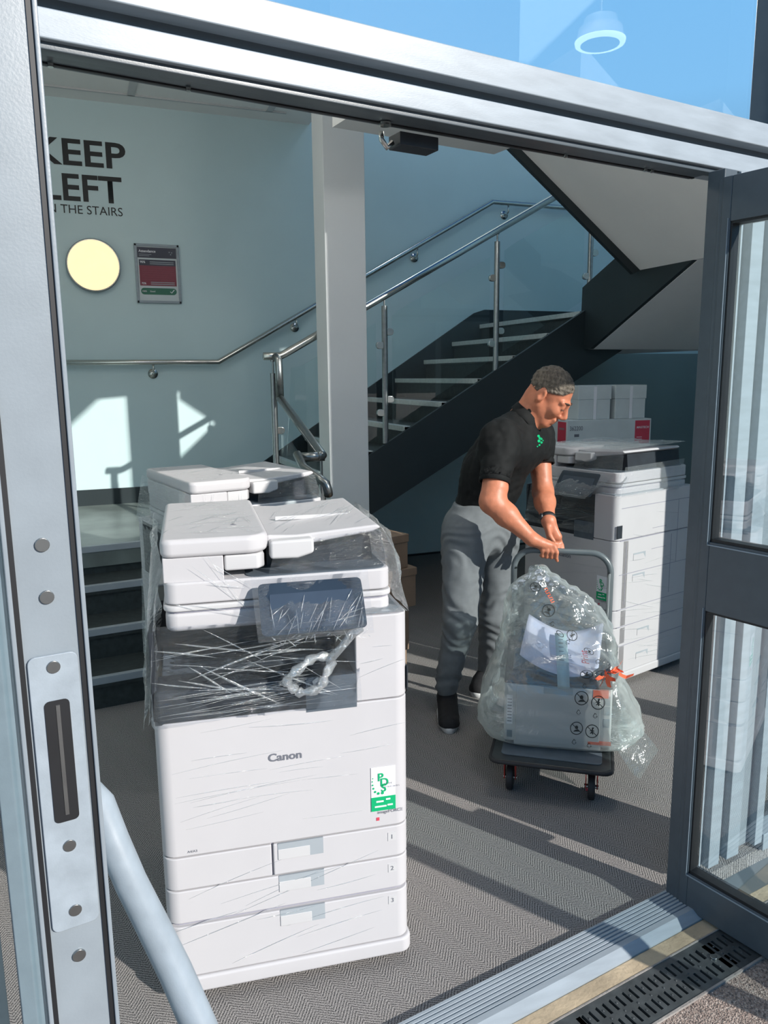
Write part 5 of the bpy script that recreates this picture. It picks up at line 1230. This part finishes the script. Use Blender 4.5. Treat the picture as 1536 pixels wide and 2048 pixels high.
# open ends: sleeve mouths, collar and hem hollowed along the limbs
sh.cap(sl1 + (NEL - NSH) * .10, NEL + (NEL - NSH) * .2, .20, .20, .004, op='sub') if False else None
dd = (NEL - NSH).normalized(); sh.cap(sl1 + dd * .0, sl1 + dd * .10, .060, .060, .006, op='sub')
de = (FEL - FSH).normalized(); sh.cap(sl2, sl2 + de * .10, .058, .058, .006, op='sub')
def cut_cap(o, p, n, rad):                              # flat end for a sleeve: remove everything past the plane within rad of p
    X = o.ax[0][:, None, None] - p[0]; Y = o.ax[1][None, :, None] - p[1]; Z = o.ax[2][None, None, :] - p[2]
    pl_ = X * n[0] + Y * n[1] + Z * n[2]; rr = np.sqrt(X * X + Y * Y + Z * Z) - rad
    o.d = np.maximum(o.d, -np.maximum(-pl_, rr)).astype(np.float32)
cut_cap(sh, sl1 + dd * .042, dd, .13); cut_cap(sh, sl2 + de * .040, de, .12)
shirt = sh.build('polo_shirt', 'shirt', person, lambda p, n: fold(p, n, .0095))
for c, d_, r_ in ((sl1 + dd * .036, dd, .0665), (sl2 + de * .034, de, .0645)):
    u_ = d_.orthogonal().normalized(); w_ = d_.cross(u_)
    MB().grid([[c + d_ * q + (u_ * math.cos(a) + w_ * math.sin(a)) * (r_ + e_) for a in [2*math.pi*i/36 for i in range(36)]] for q, e_ in ((-.014, .002), (.006, .0035), (.008, .001), (.006, -.003))], closed=True).build('sleeve_hem', 'shirt', shirt, smooth=True)
nd = (H(-.03, -.07, 0) - NECK).normalized(); u_ = (tf - nd * tf.dot(nd)).normalized(); w_ = nd.cross(u_)
cl_rows = []
for q, e_ in ((.018, .006), (.058, .004), (.062, .008), (.022, .019)):
    cl_rows.append([NECK + nd * (q - .030 * max(0, math.cos(a)) ** 2) + (u_ * math.cos(a) * 1.0 + w_ * math.sin(a)) * (.066 + e_) for a in [2*math.pi*(i + .5)/40 for i in range(40)]])
MB().grid(cl_rows, closed=True).build('collar', 'shirt', shirt, smooth=True)
V_, F_ = [v.co.copy() for v in shirt.data.vertices], [tuple(p.vertices) for p in shirt.data.polygons]
sb = BVHTree.FromPolygons(V_, F_)
def on_shirt(px, py):
    q = mp(px, py, 0); d_ = (q - Vector(EYEP)).normalized(); h = sb.ray_cast(Vector(EYEP), d_)
    return h[0] - d_ * .003 if h[0] else None
lg = MB()
for (x, y, r_) in ((1077, 872, 2.6), (1080, 876, 3.0), (1078, 882, 3.0), (1083, 885, 2.4), (1079, 890, 2.0), (1075, 893, 1.4), (1083, 878, 2.2), (1086, 881, 1.4)):
    qs = [on_shirt(x + r_ * math.cos(a), y + r_ * math.sin(a)) for a in [2*math.pi*i/10 for i in range(10)]]
    if all(q is not None for q in qs): lg.add(qs, [tuple(range(10))])
if lg.v: lg.build('chest_logo', 'green', shirt)

# trousers
HN, KN, AN = mp(930, 1078, -.10), mp(920, 1238, .00), mp(893, 1372, -.05)
HF_, KF, AF = mp(996, 1075, -.28), mp(988, 1232, -.27), mp(977, 1352, -.36)
tz = SDF([min(AN.x, HN.x) - .22, min(KN.y, AN.y) - .24, .03], [HF_.x + .26, max(AF.y, HF_.y) + .24, PELV.z + .16], .0065)
pf = dirw(.60, .80, 0)
tz.cap(mp(966, 1016, -.20), mp(963, 1052, -.20), .142, .150, .05, pf, 1.15)
tz.cap(mp(938, 1060, -.14), mp(990, 1060, -.25), .125, .12, .06)
tz.cap(HN, KN, .112, .078, .035); tz.cap(KN, AN, .076, .054, .03); tz.cap(HF_, KF, .108, .076, .035); tz.cap(KF, AF, .074, .054, .03)
tz.cut(mp(965, 1003, -.2), (0, 0, 1))
def tfold(p, n):
    h = p.z; a = .0045
    kn = math.exp(-((h - .50) / .16) ** 2) * 1.0 + math.exp(-((h - .17) / .09) ** 2) * 1.1 + math.exp(-((h - .82) / .12) ** 2) * .8
    w = math.sin(h * 75 + 4 * noise.noise(p * 6) * 3 + p.x * 18) ; m_ = noise.noise(p * 7)
    return a * (kn * w * (0.4 + abs(m_) * 1.6)) + .006 * noise.noise(p * 9) + .0025 * noise.noise(p * 22)
tr_o = tz.build('trousers', 'trouser', person, tfold)
bt = []
for q in (0, .006, .026, .032):
    e_ = -.004 if q in (0, .032) else .004
    bt.append((q, e_))
# shoes
def shoe(name, heel, toe, ank):
    heel = Vector((heel.x, heel.y, 0)); toe = Vector((toe.x, toe.y, 0)); d = (toe - heel).normalized(); L = (toe - heel).length; w = Vector((-d.y, d.x, 0))
    s_ = SDF([min(heel.x, toe.x) - .12, min(heel.y, toe.y) - .12, .0], [max(heel.x, toe.x) + .12, max(heel.y, toe.y) + .12, .20], .005)
    z_ = Vector((0, 0, 1))
    s_.cap(heel + d * .045 + z_ * .045, heel + d * (L - .046) + z_ * .030, .045, .049, .03, z_, 1.0)
    s_.cap(heel + d * .05 + z_ * .05, Vector((ank.x, ank.y, .10)), .040, .040, .03)
    s_.cap(heel + d * .10 + z_ * .06, heel + d * (L - .09) + z_ * .040, .036, .032, .03)
    s_.cut((0, 0, .022), (0, 0, -1))
    o = s_.build(name, 'shoe', person)
    out = []
    for i in range(40):
        a = 2 * math.pi * i / 40; x = math.cos(a); y = math.sin(a); wid = .052 if x > -.2 else .047
        out.append(heel + d * (L / 2 + x * (L / 2 + .004)) + w * (math.copysign(abs(y) ** .8, y) * wid * (1.0 if x < .5 else 1 - .3 * (x - .5))))
    MB().grid([[p + z_ * h + (p - (heel + d * L / 2)) * e_ for p in out] for h, e_ in ((.0005, -.06), (.002, .0), (.024, .01), (.028, -.02), (.028, -.25))], closed=True).build('sole', 'sole', o, smooth=True)
    MB().add([p + z_ * .0005 for p in out], [tuple(range(40))]).build('tread', 'sole', o)
    return o
shoe('shoe', atz(893, 1402), atz(899, 1468), AN)
shoe('shoe', atz(972, 1368), atz(952, 1396), AF)
# watch on the far wrist
wd_ = (FWR - FEL).normalized(); wc = FEL.lerp(FWR, .93); u_ = wd_.orthogonal().normalized(); w_ = wd_.cross(u_)
wt = MB().grid([[wc + wd_ * q + (u_ * math.cos(a) + w_ * math.sin(a)) * (.0345 + e_) for a in [2*math.pi*i/32 for i in range(32)]] for q, e_ in ((-.012, -.003), (-.011, .002), (.011, .002), (.012, -.003))], closed=True).build('wrist_watch', 'rubber', person, smooth=True)
fc_ = (BWd * .6 - AW * .8).normalized(); fc_ = (fc_ - wd_ * fc_.dot(wd_)).normalized()
MB().cyl(wc + fc_ * .037, fc_, .016, .008, 20).build('watch_face', 'black', wt, bevel=.001)
